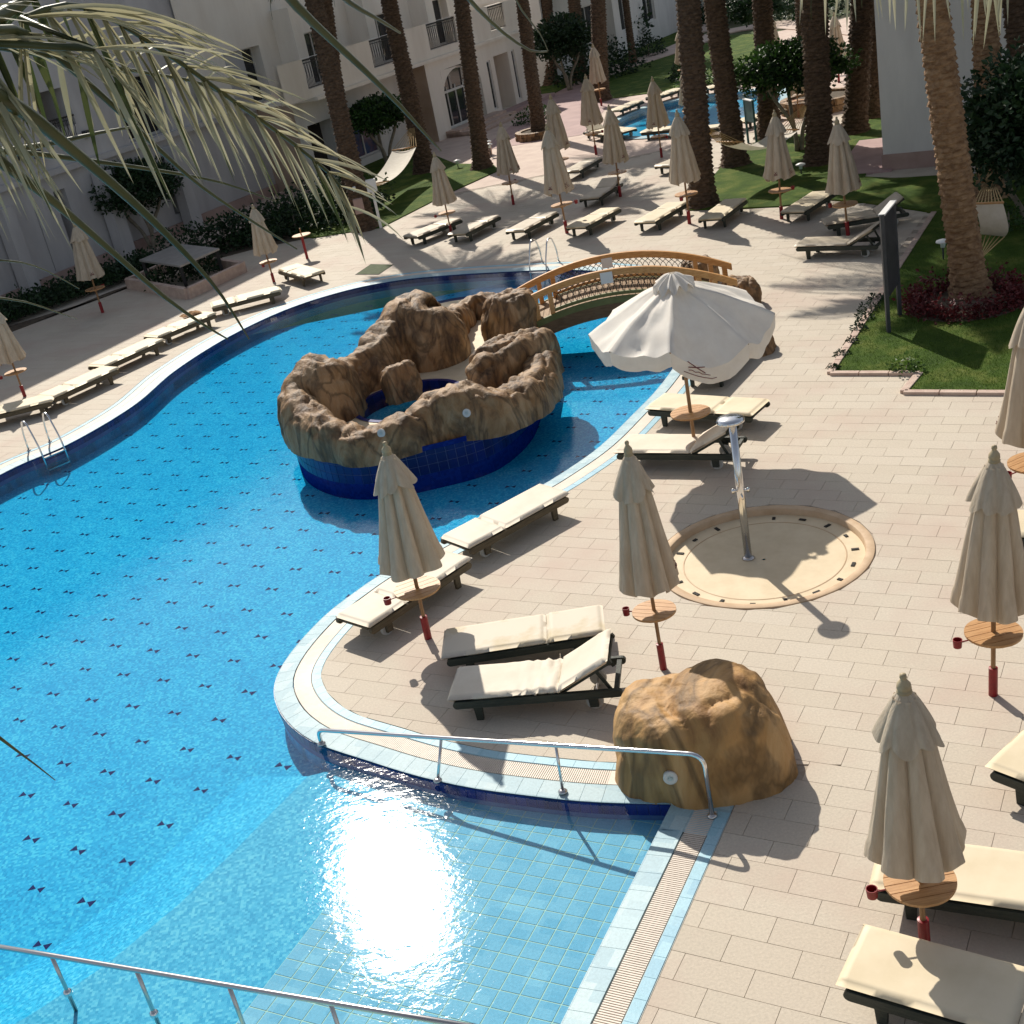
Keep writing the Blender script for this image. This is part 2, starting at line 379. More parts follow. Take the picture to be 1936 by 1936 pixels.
# ------------------------------------------------------------------ curves
def smooth_curve(pts, step=.12):
    pts = [Vector(p) for p in pts]; out = []
    n = len(pts)
    for i in range(n - 1):
        p0, p1, p2, p3 = pts[max(i - 1, 0)], pts[i], pts[i + 1], pts[min(i + 2, n - 1)]
        k = max(2, int((p2 - p1).length / step))
        for j in range(k):
            t = j / k
            out.append(.5 * ((2 * p1) + (p2 - p0) * t + (2 * p0 - 5 * p1 + 4 * p2 - p3) * t * t + (3 * p1 - p0 - 3 * p2 + p3) * t ** 3))
    out.append(pts[-1])
    for _ in range(3):
        out = [out[0]] + [(out[i - 1] + out[i] * 2 + out[i + 1]) / 4 for i in range(1, len(out) - 1)] + [out[-1]]
    return resample(out, step)
def resample(pts, step):
    L = [0]
    for a, b in zip(pts, pts[1:]): L.append(L[-1] + (b - a).length)
    n = max(2, round(L[-1] / step)); out = []; j = 0
    for i in range(n + 1):
        s = L[-1] * i / n
        while j < len(pts) - 2 and L[j + 1] < s: j += 1
        d = L[j + 1] - L[j]
        out.append(pts[j].lerp(pts[j + 1], (s - L[j]) / d if d else 0))
    return out
def normals(pts):
    ns = []
    for i in range(len(pts)):
        t = pts[min(i + 1, len(pts) - 1)] - pts[max(i - 1, 0)]
        ns.append(Vector((-t.y, t.x, 0)).normalized())
    return ns
def offset(pts, d):
    return [p + n * d for p, n in zip(pts, normals(pts))]

E_PX = [(0, 893), (128, 836), (250, 764), (330, 697), (430, 634), (540, 582), (650, 547), (750, 527), (850, 517), (950, 511), (1060, 507),
        (1150, 511), (1230, 522), (1290, 545), (1312, 590), (1300, 640), (1272, 690), (1238, 735), (1196, 778), (1130, 842), (1050, 897), (1000, 926),
        (835, 1018), (720, 1080), (660, 1122), (622, 1150), (566, 1207), (530, 1256), (516, 1292), (522, 1326), (545, 1362), (580, 1389), (618, 1407), (683, 1427),
        (753, 1450), (813, 1466), (901, 1484), (1003, 1497), (1061, 1504), (1144, 1510), (1225, 1511), (1266, 1512)]
e0 = gp(0, 893); e1 = gp(128, 836)
EDGE = smooth_curve([e0 + (e0 - e1) * 2.0 + Vector((.6, -1, 0))] + [gp(*p) for p in E_PX])
b0, b1 = gp(1251, 1548), gp(1055, 1936)
bd = (b1 - b0).normalized()
EDGEB = resample([b0 + bd * -.25, b1 + bd * 5], .12)
OFF = [Vector((-7, -1.5, 0)), Vector((-14, 1, 0)), Vector((-16, 8, 0))]
POOL = EDGE + EDGEB + OFF
def loop2(pts, z): return [Vector((p[0], p[1], z)) for p in pts]
def sheet(loops, z):
    ls = [loop2(l, z) for l in loops]; mb = MB(); allv = [p for l in ls for p in l]
    fs = []
    for t in tessellate_polygon(ls):
        a, b, c = (allv[i] for i in t)
        fs.append(tuple(t) if (b - a).cross(c - a).z > 0 else tuple(reversed(t)))
    return mb.add(allv, fs)
def inpoly(p, poly):
    c = False; n = len(poly); x, y = p[0], p[1]
    for i in range(n):
        a, b = poly[i], poly[i - 1]
        if (a[1] > y) != (b[1] > y) and x < (b[0] - a[0]) * (y - a[1]) / (b[1] - a[1]) + a[0]: c = not c
    return c

WZ = -.045                                     # water level
BASIN_C = gp(1440, 1044); BASIN_R = 1.46
SP_PX = [(1150, 240), (1185, 216), (1250, 195), (1330, 181), (1400, 173), (1462, 170), (1475, 188), (1440, 212), (1365, 236), (1290, 251), (1215, 259), (1165, 255)]
SPOOL = smooth_curve([gp(*p) for p in SP_PX] + [gp(*SP_PX[0])], .4)[:-1]

# ------------------------------------------------------------------ ground
rect = lambda x0, y0, x1, y1: [Vector((x0, y0, 0)), Vector((x1, y0, 0)), Vector((x1, y1, 0)), Vector((x0, y1, 0))]
structure('ground', sheet([rect(-400, -60, 400, 600), rect(-38, -3, 38, 79)], -.05), M_GROUND)
hole = offset(EDGE, .615) + offset(EDGEB, .6) + OFF
circ = lambda c, r, n=64: [Vector((c.x + r * cos(2 * pi * i / n), c.y + r * sin(2 * pi * i / n), 0)) for i in range(n)]
DECKEND = 47.0
deck = structure('deck', sheet([rect(-40, -4, 40, DECKEND), hole, circ(BASIN_C, 1.42)], -.012), M_JOINT)
structure('terrace', sheet([rect(-40, DECKEND, 40, 80), SPOOL], -.004), M_PATH)

LAWN_R = [gp(*p) for p in [(1567, 707), (1735, 707), (1705, 743), (1990, 745), (2100, 430), (1960, 320), (1810, 330), (1690, 338), (1631, 335), (1667, 268), (1665, 225),
          (1634, 222), (1555, 250), (1490, 257), (1428, 268), (1375, 300), (1340, 340), (1300, 398), (1470, 391), (1560, 378), (1640, 384), (1762, 403), (1670, 545)]]
LAWN_L = [gp(*p) for p in [(650, 440), (720, 430), (854, 362), (942, 322), (930, 311), (860, 310), (780, 278), (700, 300), (560, 380), (440, 440), (330, 500), (200, 560), (-60, 640), (-60, 658), (60, 612), (205, 552), (330, 510), (480, 470), (600, 446)]]
LAWN_L2 = [gp(*p) for p in [(640, 442), (720, 430), (854, 362), (942, 322), (930, 311), (860, 310), (780, 278), (700, 300), (560, 380), (480, 430), (590, 450)]]
LAWN_F = [gp(*p) for p in [(1128, 190), (1140, 148), (1200, 126), (1278, 101), (1311, 89), (1371, 68), (1433, 64), (1470, 88), (1560, 88), (1640, 96), (1640, 132), (1560, 136), (1400, 150), (1300, 168), (1215, 178)]]
LAWN_B = [gp(*p) for p in [(1020, 190), (1130, 133), (1275, 91), (1292, 56), (1205, 58), (1140, 60), (1060, 120), (1000, 180)]]
def lawn(name, poly, z=.035):
    o = structure(name, MB().prism(poly, -.02, z), M_GRASS); return o
lawn_r = lawn('lawn', LAWN_R); structure('planting_bed', MB().prism(LAWN_L, -.02, .015), M_SOIL); lawn('shaded_lawn', LAWN_L2); lawn('far_lawn', LAWN_F); lawn('garden_lawn', LAWN_B)
# kerb stones round the near lawn
def kerb(poly, idx, name='lawn_kerb'):
    root = put(name, None); root['kind'] = 'structure'
    n = len(poly)
    for i in idx:
        a, b = poly[i], poly[(i + 1) % n]; L = (b - a).length; k = max(1, round(L / .6)); d = (b - a) / k
        for j in range(k):
            p, q = a + d * (j + .012), a + d * (j + .988)
            part('kerb_stone', MB().bar(p + Vector((0, 0, .02)), q + Vector((0, 0, .02)), .13, .075), M_KERB, root, bevel=.008)
kerb(LAWN_R, (0, 1, 2, 21, 22))
# garden paths
def path(name, px, wd, m, z=.012):
    pts = smooth_curve([gp(*p) for p in px], .8); return structure(name, MB().prism(offset(pts, wd / 2) + list(reversed(offset(pts, -wd / 2))), -.03, z), m)
path('garden_path', [(1120, 142), (1150, 134), (1210, 115), (1280, 92), (1330, 70), (1400, 54), (1460, 46), (1560, 50), (1660, 60)], 2.6, M_PATH, .05)
path('far_path', [(1190, 52), (1240, 51), (1290, 52), (1340, 58)], 2.2, M_PATH, .06)
path('distant_path', [(1135, 30), (1165, 22), (1200, 3), (1260, -5)], 4.5, M_PATH, .06)
path('pink_path', [(1000, 270), (1060, 215), (1100, 180), (1140, 150)], 4.6, M_PINKPATH, .006)
path('side_path', [(1625, 330), (1650, 295), (1672, 262)], 1.7, M_PINKPATH, .05)

# paving: running bond of stone tiles; those that show largest are objects of their own
import mathutils
kd = mathutils.kdtree.KDTree(len(EDGE) + len(EDGEB)); _pts = []
for pts in (EDGE, EDGEB):
    for p, n in zip(pts, normals(pts)): _pts.append((p, n))
for i, (p, n) in enumerate(_pts): kd.insert(p, i)
kd.balance()
def sd(c):
    _, i, d = kd.find(c); p, n = _pts[i]; return (c - p).dot(n), i, d
def clip_half(poly, p, n, k):
    out = []
    for i in range(len(poly)):
        a, b = poly[i - 1], poly[i]; da, db = (a - p).dot(n) - k, (b - p).dot(n) - k
        if (da >= 0) != (db >= 0): out.append(a.lerp(b, da / (da - db)))
        if db >= 0: out.append(b)
    return out
DU, DV, GAP = .31, .62, .005
tiles = []
hole2 = [p for p in hole]
for iu in range(int(5 / DU), int(66 / DU)):
    u0, u1 = iu * DU + GAP / 2, (iu + 1) * DU - GAP / 2
    offv = .5 * (iu % 2)
    for iv in range(int(-34 / DV), int(16 / DV)):
        v0, v1 = (iv - offv) * DV + GAP / 2, (iv + 1 - offv) * DV - GAP / 2
        c = UV((u0 + u1) / 2, (v0 + v1) / 2)
        if c.y > DECKEND - .4 or c.y < 2: continue
        pr = project(c)
        if pr is None or not (-.08 < pr[0] < 1.08 and -.05 < pr[1] < 1.08): continue
        poly = [UV(u0, v0), UV(u0, v1), UV(u1, v1), UV(u1, v0)]
        full = True
        s, i, d = sd(c)
        if d < 1.6:
            ds = [sd(p)[0] for p in poly]; lim = .625
            if max(ds) < lim: continue
            if min(ds) < lim:
                full = False; P, n = _pts[i]; poly = clip_half(poly, P, n, lim)
                if len(poly) < 3: continue
        elif inpoly(c, hole2): continue
        dc = (c - BASIN_C).length
        if dc < BASIN_R + .4:
            if dc < BASIN_R - .35: continue
            n = (c - BASIN_C).normalized(); k = BASIN_R + .004
            if min((p - BASIN_C).dot(n) for p in poly) < k:
                full = False; poly = clip_half(poly, BASIN_C, n, k)
                if len(poly) < 3: continue
        if inpoly(c, LAWN_R) and c.y > 20.5: continue
        tiles.append((pr[2], full, poly, c))
tiles.sort(key=lambda t: t[0])
def tile_mb(mb, poly, z0=-.012, z1=0, tilt=0):
    n = len(poly); jz = rnd.uniform(-.0012, .0012)
    return mb.add([(p.x, p.y, z0) for p in poly] + [(p.x, p.y, z1 + jz) for p in poly], [tuple(range(n, 2 * n))] + [(i, (i + 1) % n, n + (i + 1) % n, n + i) for i in range(n)])
near = 0; rest = MB()
pm = None
for _, full, poly, c in tiles:
    if (poly[1] - poly[0]).cross(poly[2] - poly[0]).z < 0: poly = poly[::-1]
    if near < 290 and c.z == 0:
        o = None
        if full:
            if pm is None:
                q = [p - c for p in poly]; pm = tile_mb(MB(), q).data('paver', M_PAVER)
            o = put('paver', pm, deck, c + Vector((0, 0, rnd.uniform(0, .002))))
        else: o = part('paver', tile_mb(MB(), poly), M_PAVER, deck)
        near += 1
    else: tile_mb(rest, poly)
stuff(part('paving_field', rest, M_PAVER, deck))

# ------------------------------------------------------------------ the pool
pool = put('swimming_pool', None); pool['kind'] = 'structure'
DEEP, SHELF = -.46, -.24
part('pool_floor', MB().add([(-18, -3, DEEP), (12, -3, DEEP), (12, 34, DEEP), (-18, 34, DEEP)], [(0, 1, 2, 3)]), M_MOSAIC, pool)
sp = [gp(x, y, -.1) for x, y in [(575, 1445), (520, 1500), (440, 1580), (330, 1685), (190, 1800), (60, 1885), (-150, 2010)]]
shelf = [Vector((p.x, p.y, 0)) for p in sp] + [Vector((-6, 3, 0)), Vector((-3, .5, 0)), Vector((4, 3, 0)), Vector((3.2, 10.2, 0)), gp(1230, 1470), gp(1000, 1460), gp(700, 1400)]
part('shallow_shelf', MB().prism(shelf, DEEP, SHELF - .008), M_SHELFMOS, pool)
spo = offset([Vector((p.x, p.y, 0)) for p in sp], -1.0); n = len(sp)
part('shelf_slope', MB().add([(p.x, p.y, SHELF - .009) for p in sp] + [(p.x, p.y, DEEP + .003) for p in spo], [(i, i + 1, n + i + 1, n + i) for i in range(n - 1)]), M_MOSAIC, pool)
bn = Vector((-bd.y, bd.x, 0)); TW = 3.0
part('shelf_tile_bed', MB().add([tuple(b0 + bd * -.6 - bn * .0 * 1 + Vector((0, 0, SHELF - .0025))), tuple(b0 + bd * 6 + Vector((0, 0, SHELF - .0025))), tuple(b0 + bd * 6 - bn * TW + Vector((0, 0, SHELF - .0025))), tuple(b0 + bd * -.6 - bn * TW + Vector((0, 0, SHELF - .0025)))], [(0, 1, 2, 3)]), M_SHELFGROUT, pool)
def wall_strip(pts, z0, z1, out=0.0):
    q = offset(pts, out); n = len(q)
    return MB().add([(p.x, p.y, z0) for p in q] + [(p.x, p.y, z1) for p in q], [(i + 1, i, n + i, n + i + 1) for i in range(n - 1)])
for pts in (EDGE, EDGEB):
    part('pool_wall', wall_strip(pts, DEEP, -.02), M_WALLMOS, pool)
    mb = wall_strip(pts, -.26, -.03, -.006); part('band_backing', mb, M_GROUTBLUE, pool)
def strip_tiles(name, pts, o0, o1, spacing, z0, z1, m, near_lim, parent, restname, zin=None, gap=.004):
    """tiles laid side by side along the pool edge, each with its own joints"""
    step = .12; k = max(1, round(spacing / step)); a = offset(pts, o0 + gap / 2); b = offset(pts, o1 - gap / 2); rest = MB(); cnt = 0; items = []
    for i in range(0, len(pts) - k, k):
        e = gap / 2 / spacing
        q = [a[i].lerp(a[i + k], e), a[i].lerp(a[i + k], 1 - e), b[i].lerp(b[i + k], 1 - e), b[i].lerp(b[i + k], e)]
        zi = z1 if zin is None else zin
        vs = [(q[0].x, q[0].y, z0), (q[1].x, q[1].y, z0), (q[2].x, q[2].y, z0), (q[3].x, q[3].y, z0), (q[0].x, q[0].y, zi), (q[1].x, q[1].y, zi), (q[2].x, q[2].y, z1), (q[3].x, q[3].y, z1)]
        fs = [(4, 5, 6, 7), (0, 1, 5, 4), (1, 2, 6, 5), (2, 3, 7, 6), (3, 0, 4, 7)]
        pr = project((q[0] + q[2]) / 2); d = 1e9 if pr is None or not (-.1 < pr[0] < 1.05 and pr[1] < 1.08) else pr[2]
        items.append((d, vs, fs))
    items.sort(key=lambda t: t[0])
    for d, vs, fs in items:
        if cnt < near_lim and d < 26: part(name, MB().add(vs, fs), m, parent); cnt += 1
        else: rest.add(vs, fs)
    if rest.v: stuff(part(restname, rest, m, parent))
for pts, lim in ((EDGE, 150), (EDGEB, 40)):
    strip_tiles('coping_tile', pts, -.012, .24, .24, -.03, 0, M_COPE, lim, pool, 'coping_run', zin=-.022)
    strip_tiles('edge_tile', pts, .49, .61, .24, -.03, .001, M_RING, lim, pool, 'edge_tile_run')
    n = len(pts)
    q = [offset(pts, o) for o in (-.005, .245, .485, .618)]
    def band(a, b, z): return MB().add([(p.x, p.y, z) for p in a] + [(p.x, p.y, z) for p in b], [(i, i + 1, n + i + 1, n + i) for i in range(n - 1)])
    part('tile_bed', band(q[0], q[1], -.027), M_GROUT, pool); part('tile_bed', band(q[2], q[3], -.006), M_GROUT, pool)
    part('gutter', band(q[1], q[2], -.05), M_GUTTER, pool)
# dark blue tiles below the lip
def band_tiles(pts, parent, zs, spacing, near_lim, m=None, out=-.012, name='wall_tile'):
    k = max(1, round(spacing / .12)); a = offset(pts, out); items = []
    for i in range(0, len(a) - k, k):
        for z0, z1 in zs:
            e = .025
            p, q = a[i].lerp(a[i + k], e), a[i].lerp(a[i + k], 1 - e)
            ni = (a[i + k] - a[i]); ni = Vector((ni.y, -ni.x, 0)).normalized() * .006
            vs = [(p.x, p.y, z0), (q.x, q.y, z0), (q.x, q.y, z1), (p.x, p.y, z1)]
            vs += [(x + ni.x, y + ni.y, z) for x, y, z in vs]
            pr = project((p + q) / 2); d = 1e9 if pr is None or not (-.05 < pr[0] < 1.05 and pr[1] < 1.05) else pr[2]
            items.append((d, vs))
    items.sort(key=lambda t: t[0]); rest = MB()
    fs = [(5, 4, 7, 6), (1, 0, 4, 5), (2, 1, 5, 6), (3, 2, 6, 7), (0, 3, 7, 4)]
    fs = [f[::-1] for f in fs]
    for j, (d, vs) in enumerate(items):
        if j < near_lim and d < 40: part(name, MB().add(vs, fs), m or M_BAND, parent)
        else: rest.add(vs, fs)
    if rest.v: stuff(part(name + '_run', rest, m or M_BAND, parent))
band_tiles(EDGE, pool, ((-.17, -.035),), .12, 280)
# gratings over the overflow gutter, a metre long each
def gratings(pts, lim):
    step = .12; k = 8
    for i in range(0, len(pts) - 3, k):
        k = min(8, len(pts) - 1 - i)
        pr = project(pts[i + k // 2])
        if pr is None or pr[2] > lim or not (-.2 < pr[0] < 1.1 and pr[1] < 1.15):
            if pr is None or pr[2] <= lim: continue
        seg = pts[max(i - 1, 0):i + k + 2]; ns = normals(seg); seg = seg[1 if i else 0:len(seg) - 1]; ns = ns[1 if i else 0:len(ns) - 1]
        mb = MB()
        if pr[2] > lim:
            a = [p + n * .255 for p, n in zip(seg, ns)]; b = [p + n * .478 for p, n in zip(seg, ns)]; m = len(a)
            mb.add([(p.x, p.y, -.004) for p in a] + [(p.x, p.y, -.004) for p in b], [(j, j + 1, m + j + 1, m + j) for j in range(m - 1)])
            part('overflow_slab', mb, M_GUTTERPALE, pool); continue
        L = len(seg) - 1; cnt = 38
        for j in range(cnt):
            s = (j + .5) / cnt * L; i0 = min(int(s), L - 1); f = s - i0
            p = seg[i0].lerp(seg[i0 + 1], f); n = ns[i0].lerp(ns[i0 + 1], f).normalized(); t = Vector((n.y, -n.x, 0)) * .0078
            a, b = p + n * .255, p + n * .478
            vs = [a - t, a + t, b + t, b - t]
            if (vs[1] - vs[0]).cross(vs[2] - vs[0]).z < 0: vs = vs[::-1]
            mb.add([(v.x, v.y, -.03) for v in vs] + [(v.x, v.y, -.003) for v in vs], [(4, 5, 6, 7), (0, 1, 5, 4), (1, 2, 6, 5), (2, 3, 7, 6), (3, 0, 4, 7)])
        stuff(part('grating', mb, M_GRATE, pool))
part('corner_slab', MB().add([tuple(EDGE[-1] + Vector((-.02, -.01, -.004))), tuple(EDGEB[0] + Vector((.0, 0, -.004))), tuple(EDGEB[3] + Vector((.0, 0, -.004))), tuple(offset(EDGEB, .61)[3] + Vector((0, 0, -.004))), tuple(offset(EDGEB, .61)[0] + Vector((.3, .5, -.004))), tuple(offset(EDGE, .61)[-1] + Vector((0, 0, -.004)))], [(0, 1, 2, 3, 4, 5)]), M_COPE, pool)
FRONT = [i for i, p in enumerate(EDGE) if p.y < 16.5 and p.x > -4.2]
gratings(EDGE, 17.2); gratings(EDGEB, 25)
# shelf tiles with pale joints
SA = atan2(bd.y, bd.x); SU = Vector((cos(SA), sin(SA), 0)); SVv = Vector((-SU.y, SU.x, 0)); items = []
for i in range(-30, 45):
    for j in range(-60, 6):
        c = b0 + SU * (i * .2 + .1) - SVv * (j * .2 + .1) * -1
        pr = project(Vector((c.x, c.y, SHELF)))
        if pr is None or not (-.05 < pr[0] < 1.05 and .6 < pr[1] < 1.06) or not inpoly(c, shelf): continue
        if sd(c)[0] > .15 or (c - b0).dot(bn) < -TW + .09 or (c - b0).dot(bn) > .1 or (c - b0).dot(bd) < -.6: continue
        items.append((pr[2], c))
items.sort(key=lambda t: t[0]); rest = MB(); qd = [SU * -.0935 - SVv * .0935, SU * .0935 - SVv * .0935, SU * .0935 + SVv * .0935, SU * -.0935 + SVv * .0935]
st = tile_mb(MB(), qd, -.004, 0).data('shelf_tile', M_SHELFTILE); k = 0
for d, c in items:
    if k < 290: put('shelf_tile', st, pool, (c.x, c.y, SHELF)); k += 1
    else: tile_mb(rest, [c + p for p in qd], SHELF - .006, SHELF)
stuff(part('shelf_tiling', rest, M_SHELFTILE, pool))
# navy bow-tie motifs set into the floor
m0 = gp(163, 1702, DEEP); du = (gp(500, 1372, DEEP) - m0) / 5; dv = gp(163, 1702, DEEP) - gp(69, 1677, DEEP)
dn = du.normalized(); dp = dv.normalized()
q = []
for s in (-1, 1):
    q.append([dp * (s * .014) + du * 0, dp * (s * .112) + dn * .058, dp * (s * .112) - dn * .058])
mb = MB()
for tri in q:
    a = [p + Vector((0, 0, .004)) for p in tri]
    if (a[1] - a[0]).cross(a[2] - a[0]).z < 0: a = a[::-1]
    mb.add(a + [p - Vector((0, 0, .006)) for p in a], [(0, 1, 2), (0, 3, 4, 1), (1, 4, 5, 2), (2, 5, 3, 0)])
mm = mb.data('floor_motif', M_MOTIF); items = []
for i in range(-30, 60):
    for j in range(-40, 40):
        c = m0 + du * i + dv * j
        pr = project(c)
        if pr is None or not (-.02 < pr[0] < 1 and 0 < pr[1] < 1.02): continue
        if inpoly(c, shelf) or sd(c)[0] > -.25: continue
        items.append((pr[2], c))
items.sort(key=lambda t: t[0])
for d, c in items[:300]:
    o = put('floor_motif', mm, pool, c, rnd.gauss(0, .07)); k = rnd.uniform(.76, .9); o.scale = (k, k, 1)
rest = MB()
for d, c in items[300:]: rest.add([Vector(v) * .82 + c for v in mb.v], mb.f)
if rest.v: stuff(part('floor_motifs', rest, M_MOTIF, pool))
# water body: its top is the surface, its sides lie behind the pool walls
wp = [Vector((p.x, p.y, 0)) for p in POOL]
wb = MB().prism(wp, DEEP - .2, WZ, bottom=True)
structure('pool_water', wb, M_WATER)
# the small pool behind
spp = put('small_pool', None); spp['kind'] = 'structure'
part('pool_floor', sheet([SPOOL], -.30), M_MOSAIC, spp)
sc = SPOOL + [SPOOL[0]]; n = len(sc)
part('pool_wall', MB().add([(p.x, p.y, -.30) for p in sc] + [(p.x, p.y, 0.0) for p in sc], [(i, i + 1, n + i + 1, n + i) for i in range(n - 1)] ), M_MOSAIC, spp)
cc = sum(SPOOL, Vector((0, 0, 0))) / len(SPOOL)
lo = [p + (p - cc).normalized() * .45 for p in sc]; li = [p - (p - cc).normalized() * .05 for p in sc]
part('pool_coping', MB().add([(p.x, p.y, .03) for p in li] + [(p.x, p.y, .03) for p in lo] + [(p.x, p.y, -.05) for p in li], [(i, i + 1, n + i + 1, n + i) for i in range(n - 1)] + [(i, i + 1, 2 * n + i + 1, 2 * n + i) for i in range(n - 1)]), M_COPE, spp)
structure('small_pool_water', MB().prism(SPOOL, -.7, -.06, bottom=True), M_WATER2)
# ------------------------------------------------------------------ artificial rock
def rock_mat(name, cd, cm, cl, sc=1.0):
    m, t, b = newmat(name); b.inputs['Roughness'].default_value = .62; b.inputs['Specular IOR Level'].default_value = .4
    tc = N(t, 'ShaderNodeTexCoord')
    mp = N(t, 'ShaderNodeMapping'); mp.inputs['Scale'].default_value = (1.3 * sc, 1.3 * sc, .55 * sc); t.links.new(tc.outputs['Object'], mp.inputs['Vector'])
    n1 = N(t, 'ShaderNodeTexNoise', Scale=1.7, Detail=7, Roughness=.62, Distortion=1.4); t.links.new(mp.outputs[0], n1.inputs['Vector'])
    cr = N(t, 'ShaderNodeValToRGB'); e = cr.color_ramp.elements; e[0].position = .3; e[1].position = .68
    e[0].color = c4(cd); e[1].color = c4(cl); x = e.new(.46); x.color = c4(cm)
    t.links.new(n1.outputs['Fac'], cr.inputs['Fac']); t.links.new(cr.outputs[0], b.inputs['Base Color'])
    n3 = N(t, 'ShaderNodeTexNoise', Scale=.95, Detail=4, Roughness=.5, Distortion=2.2); t.links.new(mp.outputs[0], n3.inputs['Vector'])
    a1 = N(t, 'ShaderNodeMath', operation='SUBTRACT'); t.links.new(n3.outputs['Fac'], a1.inputs[0]); a1.inputs[1].default_value = .5
    a2 = N(t, 'ShaderNodeMath', operation='ABSOLUTE'); t.links.new(a1.outputs[0], a2.inputs[0])
    a3 = N(t, 'ShaderNodeMapRange'); a3.inputs['From Min'].default_value = .0; a3.inputs['From Max'].default_value = .075; a3.inputs['To Min'].default_value = .42; a3.inputs['To Max'].default_value = 1
    t.links.new(a2.outputs[0], a3.inputs['Value']); mx = N(t, 'ShaderNodeMixRGB', blend_type='MULTIPLY'); mx.inputs[0].default_value = 1
    t.links.new(cr.outputs[0], mx.inputs[1]); t.links.new(a3.outputs[0], mx.inputs[2]); t.links.new(mx.outputs[0], b.inputs['Base Color'])
    n2 = N(t, 'ShaderNodeTexNoise', Scale=9, Detail=8, Roughness=.6); t.links.new(mp.outputs[0], n2.inputs['Vector'])
    bp = N(t, 'ShaderNodeBump', Strength=.7, Distance=.045); t.links.new(n2.outputs['Fac'], bp.inputs['Height']); t.links.new(bp.outputs[0], b.inputs['Normal'])
    return m
M_ROCK = rock_mat('brown_rock', (.085, .043, .019), (.26, .145, .062), (.40, .265, .145))
M_ROCKG = rock_mat('golden_rock', (.22, .105, .034), (.43, .24, .085), (.54, .34, .155), .5)
def fr(p, s, o=5): return noise.fractal(p * s, 1.0, 2.0, o)
def rock_disp(p, amp, seed, fine=1.0):
    q = Vector((p.x, p.y, p.z * .55)) + Vector((seed, seed * .7, 0))
    ridg = abs(noise.noise(q * 1.6 + Vector((0, 0, fr(q, 1.1, 3) * .6))))
    fl_ = abs(noise.noise(Vector((p.x * 3.1 + seed, p.y * 3.1, p.z * .7 + fr(q, 1.3, 2) * .5))))
    return amp * (fr(q, 1.5) * .8 - (1 - min(1, ridg * 4.5)) ** 1.3 * .62 - (1 - min(1, fl_ * 6)) ** 1.3 * .20 * fine + .07 * fine * fr(q, 6, 3))
def ridge_mesh(name, ctl, mat_, z0, seed=0, amp=.14, sec=40, step=.045):
    """a wall of modelled rock along a line of (centre, height, half width)"""
    five = []
    P = [Vector((c.x, c.y, 0)) for c, _, _ in ctl]
    n = len(ctl); out = []
    for i in range(n - 1):
        k = max(3, int((P[i + 1] - P[i]).length / step))
        for j in range(k):
            t = j / k; a = [max(i - 1, 0), i, i + 1, min(i + 2, n - 1)]
            def cr(f): 
                w0, w1, w2, w3 = (f(x) for x in a)
                return .5 * (2 * w1 + (w2 - w0) * t + (2 * w0 - 5 * w1 + 4 * w2 - w3) * t * t + (3 * w1 - w0 - 3 * w2 + w3) * t ** 3)
            out.append((cr(lambda x: P[x]), cr(lambda x: ctl[x][1]), cr(lambda x: ctl[x][2])))
    out.append((P[-1], ctl[-1][1], ctl[-1][2]))
    ns = normals([o[0] for o in out]); L = len(out); vs = []
    for _ in range(6): ns = [ns[0]] + [(ns[i - 1] + ns[i] + ns[i + 1]).normalized() for i in range(1, L - 1)] + [ns[-1]]
    for i, (c, h, wd) in enumerate(out):
        e = min(i, L - 1 - i) / 8.0; tp = sqrt(max(0.02, 1 - (1 - min(1, e)) ** 2))
        for j in range(sec + 1):
            a = pi * j / sec; sx, sz = cos(a), sin(a)
            d = Vector((ns[i].x * sx, ns[i].y * sx, sz)).normalized()
            p = Vector((c.x, c.y, z0)) + ns[i] * (wd * tp * math.copysign(abs(sx) ** .6, sx)) + Vector((0, 0, h * tp * abs(sz) ** .6))
            k = min(1, .35 + sz)
            vs.append(p + d * (rock_disp(p, amp, seed) * k))
    m = sec + 1; mb = MB().add(vs, [(i * m + j, i * m + j + 1, (i + 1) * m + j + 1, (i + 1) * m + j) for i in range(L - 1) for j in range(sec)])
    return fixn(mb.data(name, mat_, True))
def boulder_mesh(name, rx, ry, h, mat_, seed=0, amp=.14, ex=.6, nu=56, nv=22, flare=None, rz=0, fine=1.0):
    vs = []
    for j in range(nv + 1):
        b = (pi / 2) * j / nv
        for i in range(nu):
            a = 2 * pi * i / nu; ca, sa = cos(a), sin(a); cb, sb = cos(b), sin(b)
            f = abs(cb) ** ex
            p = Vector((rx * math.copysign(abs(ca) ** .8, ca) * f, ry * math.copysign(abs(sa) ** .8, sa) * f, h * sb ** ex))
            if flare: p = flare(p)
            d = Vector((ca * cb, sa * cb, sb))
            vs.append(p + d * rock_disp(p + Vector((seed * 3, 0, 0)), amp, seed, fine))
    mb = MB().add(vs, [(j * nu + i, j * nu + (i + 1) % nu, (j + 1) * nu + (i + 1) % nu, (j + 1) * nu + i) for j in range(nv) for i in range(nu)])
    me = mb.data(name, mat_, True)
    if rz: me.transform(Matrix.Rotation(rz, 4, 'Z'))
    return me
from mathutils.bvhtree import BVHTree
def hit(objs, px, py):
    """where the line of sight through a measured point meets these objects"""
    best = None; d = ray(px, py).normalized()
    for o in objs:
        me = o.data; M = o.matrix_world
        if o.parent: M = Matrix.Translation(o.parent.location) @ Matrix.Rotation(o.parent.rotation_euler.z, 4, 'Z') @ Matrix.Translation(o.location)
        bv = BVHTree.FromPolygons([M @ v.co for v in me.vertices], [p.vertices[:] for p in me.polygons])
        h = bv.ray_cast(Vector((0, 0, H)), d)
        if h[0] is not None and (best is None or h[3] < best[3]): best = h
    return best
